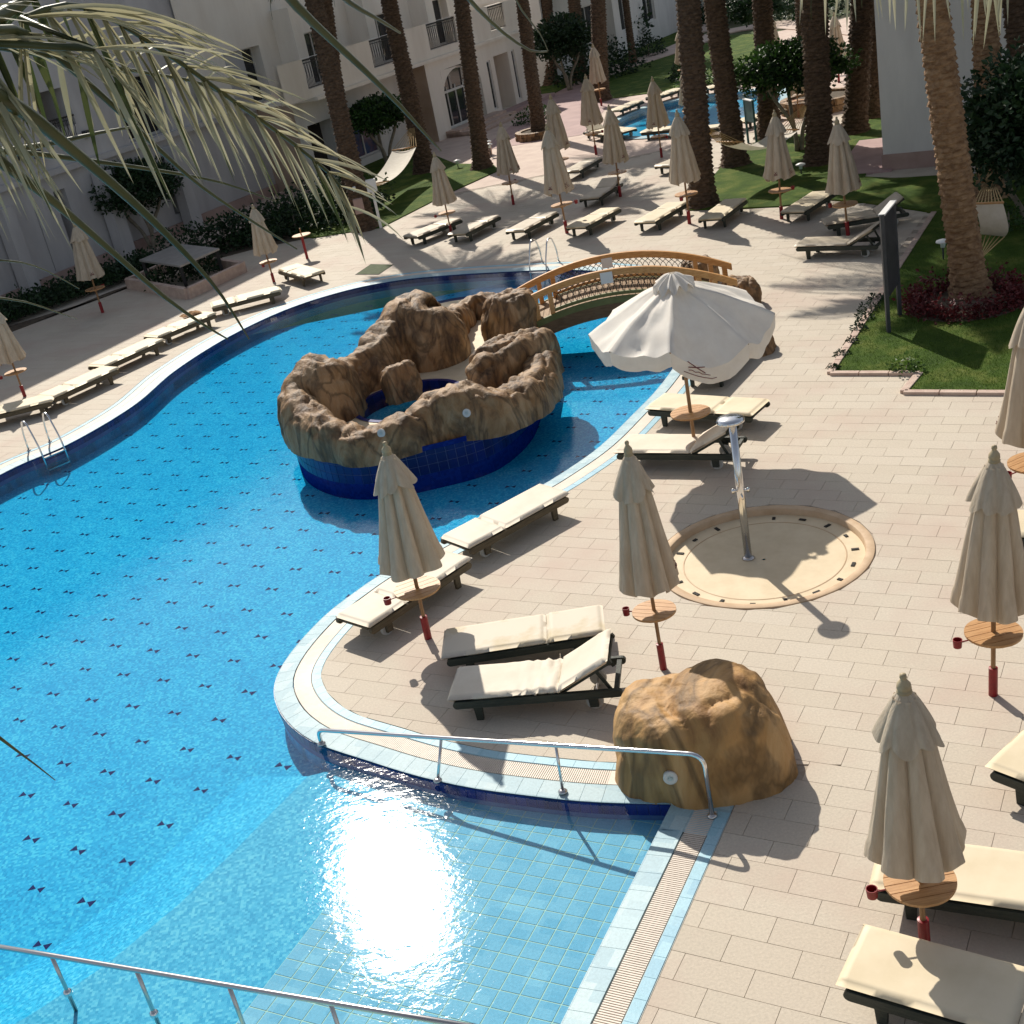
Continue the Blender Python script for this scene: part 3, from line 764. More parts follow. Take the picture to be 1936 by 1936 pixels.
def rock_light(parent, objs, px, py, r=.075):
    h = hit(objs, px, py)
    if not h: return
    n = h[1] if h[1].dot(ray(px, py)) < 0 else -h[1]
    n = (n + Vector((0, -1, .1))).normalized()
    mb = MB().lathe([(r * 1.0, -.05), (r, .012), (r * .82, .02)], 24); md = MB().lathe([(r * .8, -.02), (r * .8, .013), (r * .4, .02)], 24)
    a = mb.data('rock_light', M_FRAME, False); b = md.data('lens', M_LAMPDISC, False)
    o = put('rock_light', a, parent); o.rotation_euler = n.to_track_quat('Z', 'Y').to_euler()
    o.location = h[0] + n * .012 - (parent.location if parent else Vector())
    put('lens', b, o)

# island
IZ = .38
isl = thing('rock_island', 'sculpted brown rock island with a round blue whirlpool, standing in the large pool', 'rock island')
F_PX = [(1030, 625), (1022, 655), (1009, 706), (988, 753), (938, 797), (887, 820), (820, 837), (753, 852), (685, 862), (618, 859), (563, 837), (543, 800), (541, 762), (560, 725), (605, 695), (655, 672), (700, 645), (715, 610), (740, 588), (800, 575), (860, 562), (920, 556), (975, 552), (1015, 575)]
FOOT = [gp(x, y, IZ) for x, y in F_PX]
fo = smooth_curve(FOOT + [FOOT[0]], .12)[:-1]
ctr = sum(fo, Vector()) / len(fo); ctr.z = 0
JC = gp(772, 755, IZ); JC.z = 0; JR = 1.02
part('island_floor', sheet([[p + (ctr - p).normalized() * .22 for p in fo], circ(JC, JR, 48)], IZ), M_BASIN, isl)
mb = MB(); n = len(fo)
fob = [Vector((p.x, p.y, 0)) for p in fo]
low = MB().add([(p.x, p.y, DEEP) for p in fob] + [(p.x, p.y, -.15) for p in fob], [(i, (i + 1) % n, n + (i + 1) % n, n + i) for i in range(n)]); part('submerged_base', low, M_NAVYMOS, isl)
mb.add([(p.x, p.y, -.15) for p in fob] + [(p.x, p.y, IZ) for p in fob], [(i, (i + 1) % n, n + (i + 1) % n, n + i) for i in range(n)])
part('island_base', mb, M_GROUTBLUE, isl)
for_ = [p + (p - Vector((ctr.x, ctr.y, p.z))).normalized() * .011 for p in fob]
part('rim_strip', MB().add([(p.x, p.y, .289) for p in for_] + [(p.x, p.y, IZ + .003) for p in for_] + [(p.x, p.y, IZ + .003) for p in fob], [(i, (i + 1) % n, n + (i + 1) % n, n + i) for i in range(n)] + [(n + i, n + (i + 1) % n, 2 * n + (i + 1) % n, 2 * n + i) for i in range(n)]), M_NAVYMOS, isl)
# the blue tiles that face us, three rows above the water
frontc = [p for p in fo]
ar = sum(frontc[i - 1].x * frontc[i].y - frontc[i].x * frontc[i - 1].y for i in range(n))
cl = frontc + [frontc[0]]
cl = [Vector((p.x, p.y, 0)) for p in (cl if ar < 0 else cl[::-1])]
def island_tiles():
    pts = resample(cl, .175); items = []
    for i in range(len(pts) - 1):
        p, q = pts[i], pts[i + 1]; t = (q - p); no = Vector((-t.y, t.x, 0)).normalized(); e = .012
        if no.dot((p + q) / 2 - ctr) < 0: no = -no
        if no.y > .25: continue
        a, b = p.lerp(q, .03) + no * .001, p.lerp(q, .97) + no * .001
        for z0, z1 in ((-.145, .02), (.03, .195), (.205, .285)):
            vs = [(a.x, a.y, z0), (b.x, b.y, z0), (b.x, b.y, z1), (a.x, a.y, z1)]
            vs += [(x + no.x * .008, y + no.y * .008, z) for x, y, z in vs]
            items.append((project(Vector(vs[0]))[2], vs))
    items.sort(key=lambda t: t[0]); rest = MB(); fs = [(4, 5, 6, 7), (0, 1, 5, 4), (1, 2, 6, 5), (2, 3, 7, 6), (3, 0, 4, 7)]
    for j, (d, vs) in enumerate(items):
        if j < 290: put('base_tile', fixn(MB().add(vs, fs).data('base_tile', M_BAND)), isl)
        else: rest.add(vs, fs)
    if rest.v: stuff(put('base_tiling', fixn(rest.data('base_tiling', M_BAND)), isl))
island_tiles()
# whirlpool
mb = MB(); cj = circ(JC, JR, 48); n = 48
mb.add([(p.x, p.y, -.35) for p in cj] + [(p.x, p.y, IZ + .012) for p in cj] + [(JC.x + (p.x - JC.x) * 1.1, JC.y + (p.y - JC.y) * 1.1, IZ + .012) for p in cj],
       [(i, (i + 1) % n, n + (i + 1) % n, n + i) for i in range(n)] + [(n + i, n + (i + 1) % n, 2 * n + (i + 1) % n, 2 * n + i) for i in range(n)])
part('whirlpool_basin', mb, M_BAND, isl)
part('whirlpool_floor', MB().prism(cj, -.2, .06), M_MOSAIC, isl)
part('whirlpool_water', MB().prism(cj, -.6, IZ - .07, bottom=True), M_WATER2, isl)
W_CTL = [(1006, 645, .80, .34), (1003, 680, .62, .30), (980, 715, .55, .27), (921, 733, .62, .27), (881, 719, .82, .32), (820, 728, .80, .30), (786, 755, .66, .26), (736, 785, .52, .23), (685, 803, .46, .22), (652, 798, .5, .22), (611, 778, .62, .26),
         (578, 752, .78, .32), (550, 730, .92, .38), (566, 694, 1.18, .42), (602, 668, 1.28, .48), (632, 677, 1.0, .36), (662, 676, .74, .28), (692, 652, .85, .34), (712, 622, 1.0, .38), (730, 592, 1.2, .48), (768, 557, 1.42, .62), (808, 576, 1.2, .6), (838, 588, .66, .36), (874, 566, .5, .26), (901, 548, .62, .28), (940, 548, .6, .28)]
def wall_c(i, x, y, h):
    p = gp(x, y, IZ + h); d = Vector((p.x - ctr.x, p.y - ctr.y, 0)).normalized()
    return p + d * ((.19 if 3 <= i <= 8 else .14) if 1 <= i < 12 else 0)
wl = put('rock_wall', ridge_mesh('rock_wall', [(wall_c(i_, x, y, h), h + .1, max(.30, w_) * 1.27 if i_ < 12 else w_ * 1.12) for i_, (x, y, h, w_) in enumerate(W_CTL)], M_ROCK, IZ - .10, 1.3), isl)
def boulder(px, py, h, rx, ry, rz, seed, parent, m=None, zb=IZ, nm='boulder', ex=.6, amp=.14):
    c = gp(px, py, zb + h); o = put(nm, boulder_mesh(nm, rx, ry, h, m or M_ROCK, seed, amp, ex, 90, 36, rz=rz), parent)
    o.location = Vector((c.x, c.y, zb - .03)); return o
bA = boulder(955, 630, 1.02, .55, 1.18, radians(-48), 2.1, isl)
boulder(745, 676, .80, .40, .36, 0, 5.2, isl)
boulder(958, 545, .95, .62, .7, radians(-30), 7.7, isl)
boulder(978, 663, .62, .24, .22, 0, 9.1, isl, amp=.1)
rock_light(isl, [wl], 720, 817); rock_light(isl, [wl], 881, 779)

# boulder beside the handrail
br = thing('boulder', 'big golden brown boulder with a round wall light, at the corner of the pool steps', 'boulder')
c = gp(1318, 1430, .05)
def fl(p):
    k = 1 - min(1, max(0, p.z / 1.1)); x = p.x * (1 + .1 * k) + (.16 * k if p.x > 0 else 0)
    z = p.z * (1 - .16 * max(0, min(1, (-p.x + .1)))) 
    return Vector((x, p.y * (1 + .1 * k), z))
bo = put('rock', boulder_mesh('rock', .80, .66, 1.00, M_ROCKG, 3.3, .095, .36, 150, 54, fl, radians(-12), .15), br); br.location = (c.x, c.y, -.04)
bo.location = (0, 0, 0)
rock_light(br, [bo], 1265, 1466, .072)

# rocks at the far end of the bridge
for px, py, h, rx, ry, rz, sd_, lb in [(1398, 520, .62, .38, .5, .3, 4.4, 'brown rock beside the right end of the wooden bridge'), (1436, 622, .42, .26, .42, -.6, 6.6, 'low brown rock half hidden behind the open white umbrella'),
                                      (1312, 486, .62, .45, .4, .2, 8.8, 'brown rock behind the far rail of the wooden bridge')]:
    t = thing('rock', lb, 'rock', (0, 0, 0)); o = boulder(px, py, h, rx, ry, rz, sd_, t, zb=0); t.location = o.location; o.location = (0, 0, 0)

# ------------------------------------------------------------------ wooden bridge
def solve_z(p, py, lo=0.0, hi=9.0):
    """height above p at which it appears at the measured row"""
    for _ in range(50):
        m = (lo + hi) / 2
        if project(Vector((p.x, p.y, m)))[1] * 1932 > py: lo = m
        else: hi = m
    return lo
bridge = thing('footbridge', 'arched orange wooden footbridge with netted rails, from the rock island to the far deck', 'bridge')
BL, BR = Vector((.95, 26.05, 0)), Vector((5.52, 25.32, 0)); BD = BR - BL; BN = Vector((-BD.y, BD.x, 0)).normalized(); BW = 1.33
zl, zr = 1.0, .80; zm = solve_z(BL + BD * .5, 507); bh = zm - (zl + zr) / 2
RH = .60
def bz(t): return zl + (zr - zl) * t + 4 * bh * t * (1 - t)
def bp(t, side, dz=0): 
    p = BL + BD * t + BN * (BW * side); p.z = bz(t) - RH + dz; return p
def arc_beam(side, t0, t1, zb, zt, wd, off=0):
    k = 26; vs = []
    for i in range(k + 1):
        t = t0 + (t1 - t0) * i / k
        for y in (-wd / 2, wd / 2):
            for z in (zb, zt): vs.append(bp(t, side, z) + BN * (y + off))
    fs = []
    for i in range(k):
        a, b = i * 4, i * 4 + 4
        fs += [(a, b, b + 1, a + 1), (a + 2, a + 3, b + 3, b + 2), (a + 1, b + 1, b + 3, a + 3), (a, a + 2, b + 2, b)]
    fs += [(0, 1, 3, 2), (k * 4, k * 4 + 2, k * 4 + 3, k * 4 + 1)]
    return MB().add(vs, fs)
for s in (0, 1):
    o = 1 if s else -1
    put('handrail', fixn(arc_beam(s, -.03, 1.02, RH - .12, RH + .02, .09).data('handrail', M_ORANGE)), bridge)
    put('lower_rail', fixn(arc_beam(s, .16, .86, .05, .12, .05).data('lower_rail', M_OLIVE if not s else M_ORANGE)), bridge)
    put('deck_edge', fixn(arc_beam(s, .0, 1.0, -.10, .03, .07, o * .06).data('deck_edge', M_OLIVE)), bridge)
    put('side_beam', fixn(arc_beam(s, .0, 1.0, -.38, -.105, .10, o * .03).data('side_beam', M_BROWN)), bridge)
    for t in (.03, .10, .17, .85, .92, .985):
        part('post', MB().bar(bp(t, s, -.1) + BN * .0, bp(t, s, RH - .1), .10, .10), M_ORANGE, bridge)
    nt_ = MB(); k = 24
    for i in range(k):
        t0 = .18 + .66 * i / k; t1 = t0 + .66 * 2 / k
        if t1 > .86: continue
        nt_.tube([bp(t0, s, .1), bp(t0 + .35 * (t1 - t0), s, .36), bp(t1, s, RH - .1)], .007, 4, False); nt_.tube([bp(t1, s, .1), bp(t1 - .35 * (t1 - t0), s, .36), bp(t0, s, RH - .1)], .007, 4, False)
    part('net', nt_, M_NET, bridge)
for i in range(34):
    a, b = bp((i + .04) / 34, 0, .012), bp((i + .96) / 34, 0, .012)
    vs = [a, b, b + BN * BW, a + BN * BW]
    put('plank', fixn(MB().add(vs + [v - Vector((0, 0, .035)) for v in vs], [(0, 1, 2, 3), (7, 6, 5, 4), (0, 4, 5, 1), (1, 5, 6, 2), (2, 6, 7, 3), (3, 7, 4, 0)]).data('plank', M_PLANK)), bridge)
o = bp(.44, 0, RH - .14) + BN * -.06
part('notice_plate', MB().bar(o + BD.normalized() * -.13, o + BD.normalized() * .13, .015, .24), M_WHITE, bridge)
o = bp(.44, 1, RH - .16) + BN * -.06
part('notice_plate', MB().bar(o + BD.normalized() * -.12, o + BD.normalized() * .12, .015, .22), M_WHITE, bridge)

# ------------------------------------------------------------------ sun loungers
def slab(poly, y0, y1):
    """a flat outline in x,z given thickness in y"""
    n = len(poly); vs = [(x, y0, z) for x, z in poly] + [(x, y1, z) for x, z in poly]
    return MB().add(vs, [tuple(range(n)), tuple(range(2 * n - 1, n - 1, -1))] + [((i + 1) % n, i, n + i, n + (i + 1) % n) for i in range(n)])
def stadium(x0, x1, z0, z1, k=8):
    r = (z1 - z0) / 2; zc = (z0 + z1) / 2
    return [(x1 - r + r * cos(a), zc + r * sin(a)) for a in [(-pi / 2 + pi * i / k) for i in range(k + 1)]] + [(x0 + r + r * cos(a), zc + r * sin(a)) for a in [(pi / 2 + pi * i / k) for i in range(k + 1)]]
def cushion(L, W, T, wrinkle=0, seed=0):
    nx, ny = max(8, int(L / .05)), 15
    e = T * .42; vs = []
    def prof(s, half):           # rounded shoulder
        d = half - abs(s); return 1 if d >= e else sqrt(max(0, 1 - (1 - d / e) ** 2))
    for top in (1, 0):
        for j in range(ny):
            for i in range(nx):
                u = (i / (nx - 1) - .5); v = (j / (ny - 1) - .5)
                u = math.copysign(abs(u * 2) ** .8 / 2, u); v = math.copysign(abs(v * 2) ** .75 / 2, v)
                x, y = u * L, v * W; f = prof(x, L / 2) * prof(y, W / 2)
                z = T / 2 + (T / 2) * f if top else T / 2 - T / 2 * f
                if top:
                    z += .006 * noise.noise(Vector((x * 3 + seed, y * 3, seed)))
                    if wrinkle:
                        k = max(0, min(1, (x + L * .12) / (L * .4))); q = (x * .85 + y * .35 + .08 * noise.noise(Vector((x * 3, y * 4, 2))))
                        z += wrinkle * k * (sin(q * 52) * .5 + .9 * noise.noise(Vector((q * 17, y * 2, 1))))
                vs.append((x, y, z))
    n = nx * ny; fs = []
    for j in range(ny - 1):
        for i in range(nx - 1):
            a = j * nx + i; fs.append((a, a + 1, a + nx + 1, a + nx)); fs.append((n + a, n + a + nx, n + a + nx + 1, n + a + 1))
    per = [j * nx for j in range(ny - 1, 0, -1)] + list(range(nx)) + [j * nx + nx - 1 for j in range(1, ny)] + [(ny - 1) * nx + i for i in range(nx - 2, -1, -1)]
    for i in range(len(per)):
        a, b = per[i - 1], per[i]; fs.append((a, n + a, n + b, b))
    return MB().add(vs, fs)
_loung = {}
def lounger_proto(kind, wood, vinyl):
    root = put('sun_lounger', None)
    HX = .28
    for s in (-1, 1):
        part('side_rail', slab(stadium(-.97, 1.0, .205, .30), s * .335 - .024, s * .335 + .024), wood, root)
        part('leg', slab([(-.74, 0), (-.66, 0), (-.645, .22), (-.755, .22)], s * .285 - .024, s * .285 + .024), wood, root)
        part('leg', slab([(.60, .06), (.70, .06), (.70, .22), (.59, .22)], s * .285 - .024, s * .285 + .024), wood, root)
        wh = MB().lathe([(.02, -.022), (.095, -.022), (.102, -.012), (.102, .012), (.095, .022), (.02, .022)], 20).data('wheel', M_WHEEL, False)
        wh.transform(Matrix.Translation((.655, s * .24, .102)) @ Matrix.Rotation(pi / 2, 4, 'X')); put('wheel', wh, root)
    for x in (-.90, .93): part('crossbar', MB().box((x, 0, .262), (.055, .62, .05)), wood, root)
    part('axle', MB().tube([(.655, -.3, .102), (.655, .3, .102)], .012, 8), M_STEEL, root)
    sl_ = MB()
    for i in range(9): sl_.box((-.8 + i * .125, 0, .268), (.08, .618, .02))
    part('slat_base', sl_, wood, root)
    sc_ = cushion(1.31, .69, .080, .028 if kind == 'wrinkled' else 0, 1).data('seat_cushion', vinyl, True)
    o = put('seat_cushion', sc_, root, (HX - .655, 0, .284))
    bc = cushion(.72, .69, .080, .008 if kind == 'wrinkled' else 0, 4).data('back_cushion', vinyl, True)
    ang = 0 if kind == 'flat' else radians({'raised': 30, 'wrinkled': 30, 'low': 14}[kind])
    bc.transform(Matrix.Translation((.365, 0, 0))); o = put('back_cushion', bc, root, (HX, 0, .286)); o.rotation_euler = (0, -ang, 0)
    bf = MB()
    for s in (-1, 1): bf.box((.36, s * .27, -.026), (.72, .045, .05))
    for x in (.08, .3, .5, .68): bf.box((x, 0, -.02), (.06, .5, .025))
    if ang:
        o = put('back_frame', bf.data('back_frame', wood), root, (HX, 0, .30)); o.rotation_euler = (0, -ang, 0)
        x1, z1 = HX + .5 * cos(ang), .27 + .5 * sin(ang)
        for s in (-1, 1): part('prop', MB().bar((x1, s * .24, z1), (.86, s * .24, .24), .03, .035), wood, root)
    else:
        o = put('back_frame', bf.data('back_frame', wood), root, (HX, 0, .297)); o.scale = (1, 1, .35)
    return root
def lounger(foot, head, kind, wood, vinyl, label, group, ratio=None, z=.34):
    a, b = gp(foot[0], foot[1], z), gp(head[0], head[1], z); d = (b - a).normalized()
    key = (kind, wood.name, vinyl.name)
    if key not in _loung: _loung[key] = o = lounger_proto(*[kind, wood, vinyl])
    else: o = copy_tree(_loung[key])
    c = (a + b) / 2 if ratio is None else a + d * .97
    if ratio == 'head': c = b - d * .97
    o.location = (c.x, c.y, 0); o.rotation_euler = (0, 0, atan2(d.y, d.x))
    return tag(o, label, 'sun lounger', group)
GP_, GF, GL, GS = 'sun loungers on the near deck', 'sun loungers on the far deck', 'sun loungers along the left edge of the pool', 'sun loungers round the small pool'
D, O = M_WOODDK, M_WOODOL
L_ = [
 ((1040, 924), (862, 1020), 'flat', O, M_WHITEV, 'flat sun lounger with an olive frame along the pool, right of the leftmost near umbrella', GP_, None),
 ((830, 1062), (667, 1170), 'flat', O, M_WHITEV, 'sun lounger at the tip of the peninsula, partly covered by a closed umbrella', GP_, 'head'),
 ((841, 1213), (1137, 1167), 'flat', D, M_STAINV, 'flat sun lounger with a stained white cushion, in front of the wrinkled one', GP_, None),
 ((862, 1288), (1178, 1262), 'wrinkled', D, M_WHITEV, 'sun lounger with a wrinkled cushion and raised back, its head by the big boulder', GP_, 'foot'),
 ((1240, 756), (1432, 768), 'flat', D, M_CREAM, 'flat sun lounger under the open white umbrella, table in front of it', GP_, None),
 ((1176, 836), (1400, 836), 'raised', D, M_WHITEV, 'sun lounger with raised back standing behind the shower pole', GP_, 'foot'),
 ((1320, 706), (1372, 655), 'flat', D, M_CREAM, 'sun lounger mostly hidden beneath the open white umbrella', GP_, 'foot'),
 ((1617, 1800), (1920, 1885), 'flat', D, M_CREAM, 'nearest sun lounger, cream cushion crossed by a shadow, in the bottom right corner', GP_, 'foot'),
 ((1664, 1622), (1945, 1660), 'flat', D, M_CREAM, 'cream sun lounger crossing behind the nearest closed umbrella', GP_, 'foot'),
 ((1905, 1412), (2010, 1450), 'flat', D, M_CREAM, 'sun lounger at the right edge of the picture, only one foot corner in view', GP_, 'foot'),
 ((1893, 985), (2010, 990), 'flat', D, M_CREAM, 'cream sun lounger behind the tall closed umbrella near the right edge', GP_, 'foot'),
 ((775, 445), (848, 416), 'flat', D, M_TAUPE, 'leftmost sun lounger of the far row, below the umbrella with a dark crest', GF, 'foot'),
 ((862, 440), (925, 408), 'flat', D, M_TAUPE, 'second sun lounger from the left in the far row', GF, 'foot'),
 ((972, 434), (1036, 400), 'flat', D, M_TAUPE, 'third sun lounger from the left in the far row, left of the umbrella pole', GF, 'foot'),
 ((1087, 427), (1153, 392), 'flat', D, M_CREAM, 'fourth sun lounger from the left in the far row, right of the umbrella pole', GF, 'foot'),
 ((1217, 417), (1274, 384), 'flat', D, M_CREAM, 'fifth sun lounger from the left in the far row, touching the base of a palm', GF, 'foot'),
 ((1340, 411), (1391, 373), 'flat', D, M_CREAM, 'sixth sun lounger from the left in the far row, half shaded, at the lawn corner', GF, 'foot'),
 ((1496, 398), (1556, 360), 'flat', D, M_CREAM, 'half shaded sun lounger between two closed umbrellas at the lawn edge', GF, 'foot'),
 ((1556, 418), (1690, 395), 'raised', D, M_TAUPE, 'shaded sun lounger with raised back, behind the tall dark sign', GF, 'foot'),
 ((1512, 456), (1650, 452), 'raised', D, M_TAUPE, 'dark sun lounger with raised back, left of the tall dark sign', GF, 'foot'),
 ((1078, 322), (1120, 298), 'flat', D, M_TAUPE, 'sun lounger further back, behind a closed umbrella left of the palm', GF, 'foot'),
 ((1112, 373), (1155, 345), 'low', D, M_TAUPE, 'shaded sun lounger with low back next to an umbrella pole', GF, 'foot'),
 ((1250, 312), (1290, 296), 'flat', D, M_TAUPE, 'sun lounger just left of the palm trunk by the hammock', GF, 'foot'),
 ((1158, 208), (1212, 187), 'flat', D, M_CREAM, 'sun lounger at the left end of the row behind the small pool', GS, 'foot'),
 ((1228, 184), (1290, 164), 'flat', D, M_CREAM, 'second sun lounger behind the small pool, right of an umbrella', GS, 'foot'),
 ((1332, 166), (1392, 150), 'flat', D, M_CREAM, 'sun lounger behind the small pool between two palm trunks', GS, 'foot'),
 ((1150, 250), (1090, 240), 'raised', D, M_CREAM, 'sun lounger with raised back at the left end of the small pool', GS, 'foot'),
 ((1140, 242), (1200, 246), 'flat', D, M_CREAM, 'sun lounger in front of the small pool, left of an umbrella', GS, 'foot'),
 ((1216, 246), (1275, 240), 'flat', D, M_CREAM, 'sun lounger in front of the small pool, right of an umbrella', GS, 'foot'),
 ((1300, 244), (1352, 238), 'flat', D, M_CREAM, 'sun lounger in front of the small pool, behind the hammock', GS, 'foot'),
 ((1395, 228), (1452, 212), 'flat', D, M_CREAM, 'sun lounger beside the blue green sign at the small pool', GS, 'foot'),
 ((98, 748), (-10, 775), 'low', O, M_CREAM, 'shaded sun lounger above the pool ladder at the left edge', GL, 'foot'),
 ((200, 696), (92, 745), 'flat', O, M_CREAM, 'second lounger from the left along the pool edge, behind the ladder', GL, None),
 ((292, 640), (182, 690), 'flat', O, M_CREAM, 'third lounger from the left along the pool edge', GL, None),
 ((392, 590), (286, 634), 'flat', O, M_CREAM, 'lounger along the pool edge with a brown towel on it', GL, None),
 ((527, 543), (398, 576), 'flat', O, M_CREAM, 'sun lounger along the pool edge, right of the one with the towel', GL, None),
 ((592, 516), (540, 502), 'flat', O, M_CREAM, 'sun lounger turned crosswise to its row, by a round table top', GL, 'foot'),
]
for f, h, k, wd, vy, lb, g, ra in L_: lounger(f, h, k, wd, vy, lb, g, ra)
# crumpled towel
def towel():
    def P(i, j):
        x, y = (i / 17 - .5) * .55, (j / 13 - .5) * .4; e = min(1, 4 * min(.5 - abs(i / 17 - .5), .5 - abs(j / 13 - .5)) + .12)
        return Vector((x + .02 * noise.noise(Vector((i, j, 0)) * .4), y, .012 + e * (.05 + .06 * noise.noise(Vector((x * 7, y * 8, 3))))))
    me = MB().grid(P, 18, 14).data('towel', M_TOWEL, True); o = put('towel', me); p = gp(360, 594, .375); o.location = p; o.rotation_euler = (0, 0, .5)
    tag(o, 'crumpled brown towel lying on a lounger on the left side of the pool', 'towel')
towel()

# ------------------------------------------------------------------ umbrellas
UH = 2.87
def canopy_pt(th, z, ph):
    t = (z - 1.10) / (2.66 - 1.10)
    r = .345 * (1 - t) + .125 * t
    if t > .8: r *= 1 - .35 * ((t - .8) / .2)
    tw = th + .16 * noise.noise(Vector((cos(th) * 1.7, sin(th) * 1.7, ph + z * .25)))
    lob = 2 * abs(cos(4 * tw + .6 * sin(ph + th))) ** .62 - 1 + .22 * noise.noise(Vector((cos(th) * 7, sin(th) * 7, ph + z * .5)))
    amp = .27 * (1 - .35 * t)
    k = 1 + amp * lob + .10 * noise.noise(Vector((cos(th) * 2 + ph, sin(th) * 2, z * .8))) + .05 * noise.noise(Vector((cos(th) * 5, sin(th) * 5 + ph, z * 2)))
    r *= k
    return Vector((r * cos(th), r * sin(th), z + (.05 * lob * (1 - t) if t < .1 else 0) + (.05 * noise.noise(Vector((th * 2, ph, 0))) if t < .05 else 0)))
def valance_pt(th, s, ph):
    z = 2.70 - .42 * s; r = .055 + .19 * s ** .75
    tw = th + .3 * noise.noise(Vector((cos(th) * 1.5, sin(th) * 1.5, ph)))
    lob = 2 * abs(cos(4 * tw + 1.1 + ph)) ** .6 - 1
    r *= 1 + (.15 * lob + .16 * noise.noise(Vector((cos(th) * 2.2, sin(th) * 2.2 + ph, s)))) * (.3 + .7 * s)
    return Vector((r * cos(th), r * sin(th), z - .02 * lob * s + .10 * noise.noise(Vector((cos(th) * 1.6, sin(th) * 1.6, ph * 3))) * s))
def strokes(fn, th0, z0, sc, ph):
    """the printed cross and its two scribbled lines, laid on the cloth"""
    mb = MB()
    def P(x, y):
        th = th0 + x * sc / .40; p = fn(th, z0 + y * sc, ph); return p + Vector((cos(th), sin(th), 0)) * .006
    for line in ([(-.5, 1.0), (-.1, .75), (.25, .45), (.45, .2)], [(.5, 1.05), (.2, .7), (-.1, .45), (-.5, .25)], [(-.6, -.05), (-.35, .1), (-.2, -.1), (0, .1), (.2, -.08), (.45, .08), (.7, 0)],
                 [(-.7, -.4), (-.4, -.36), (-.1, -.42), (.2, -.37), (.5, -.42), (.8, -.38)]):
        mb.tube([P(*q) for q in line], .0055, 4)
    return mb
_umb = {}
def umbrella_proto(ph, canvas):
    root = put('closed_umbrella', None)
    part('pole', MB().tube([(0, 0, .3), (0, 0, 2.72)], .026, 12), M_POLE, root)
    part('base_tube', MB().lathe([(.05, 0), (.05, .34), (.03, .345)], 18), M_RED, root)
    cn = MB(); nth, nz = 128, 16
    zs = [1.10 + (2.66 - 1.10) * (j / (nz - 1)) for j in range(nz)]
    cn.grid(lambda i, j: canopy_pt(2 * pi * i / nth, zs[j], ph), nth, nz, True)
    co = part('canopy', cn, canvas, root, True)
    vn = MB(); vn.grid(lambda i, j: valance_pt(2 * pi * i / 96, j / 7, ph), 96, 8, True)
    part('valance', vn, canvas, root, True)
    part('printed_crest', strokes(canopy_pt, -pi / 2 + .5, 1.25, .085, ph), M_PRINT, co)
    part('printed_crest', strokes(canopy_pt, -pi / 2 - .85, 1.25, .085, ph), M_PRINT, co)
    part('finial', MB().lathe([(.055, 2.68), (.062, 2.70), (.062, 2.715), (.05, 2.725), (.06, 2.74), (.055, 2.775), (.03, 2.81), (.022, 2.82), (.03, 2.835), (.026, 2.86), (.008, 2.87)], 18), M_FINIAL, root, True)
    tb = part('table', MB().lathe([(.06, .70), (.06, .755)], 12).box((0, 0, .748), (.52, .05, .024)).box((0, 0, .747), (.05, .5, .022)), M_TEAK, root)
    R = .305; k = 6; wd = 2 * R / k
    for i in range(k):
        y0, y1 = -R + i * wd + .004, -R + (i + 1) * wd - .004; pl = []
        m = 7
        def xx(y): return sqrt(max(0, R * R - y * y))
        ys = [y0 + (y1 - y0) * q / m for q in range(m + 1)]
        poly = [(xx(y), y) for y in ys] + [(-xx(y), y) for y in reversed(ys)]
        part('plank', MB().prism(poly, .76, .785, True), M_TEAK, tb)
    ar = part('cup_arm', MB().tube([(.2, 0, .75), (.4, 0, .75)], .008, 6), M_RED, root)
    cp = MB().lathe([(.0, .70), (.045, .70), (.052, .79), (.044, .79), (.04, .72), (0, .72)], 16, (.42, 0, 0), False)
    part('ash_cup', cp, M_RED, root, False)
    return root
G_U1, G_U2, G_U3 = 'closed umbrellas on the near deck', 'closed umbrellas on the far deck', 'closed umbrellas round the small pool'
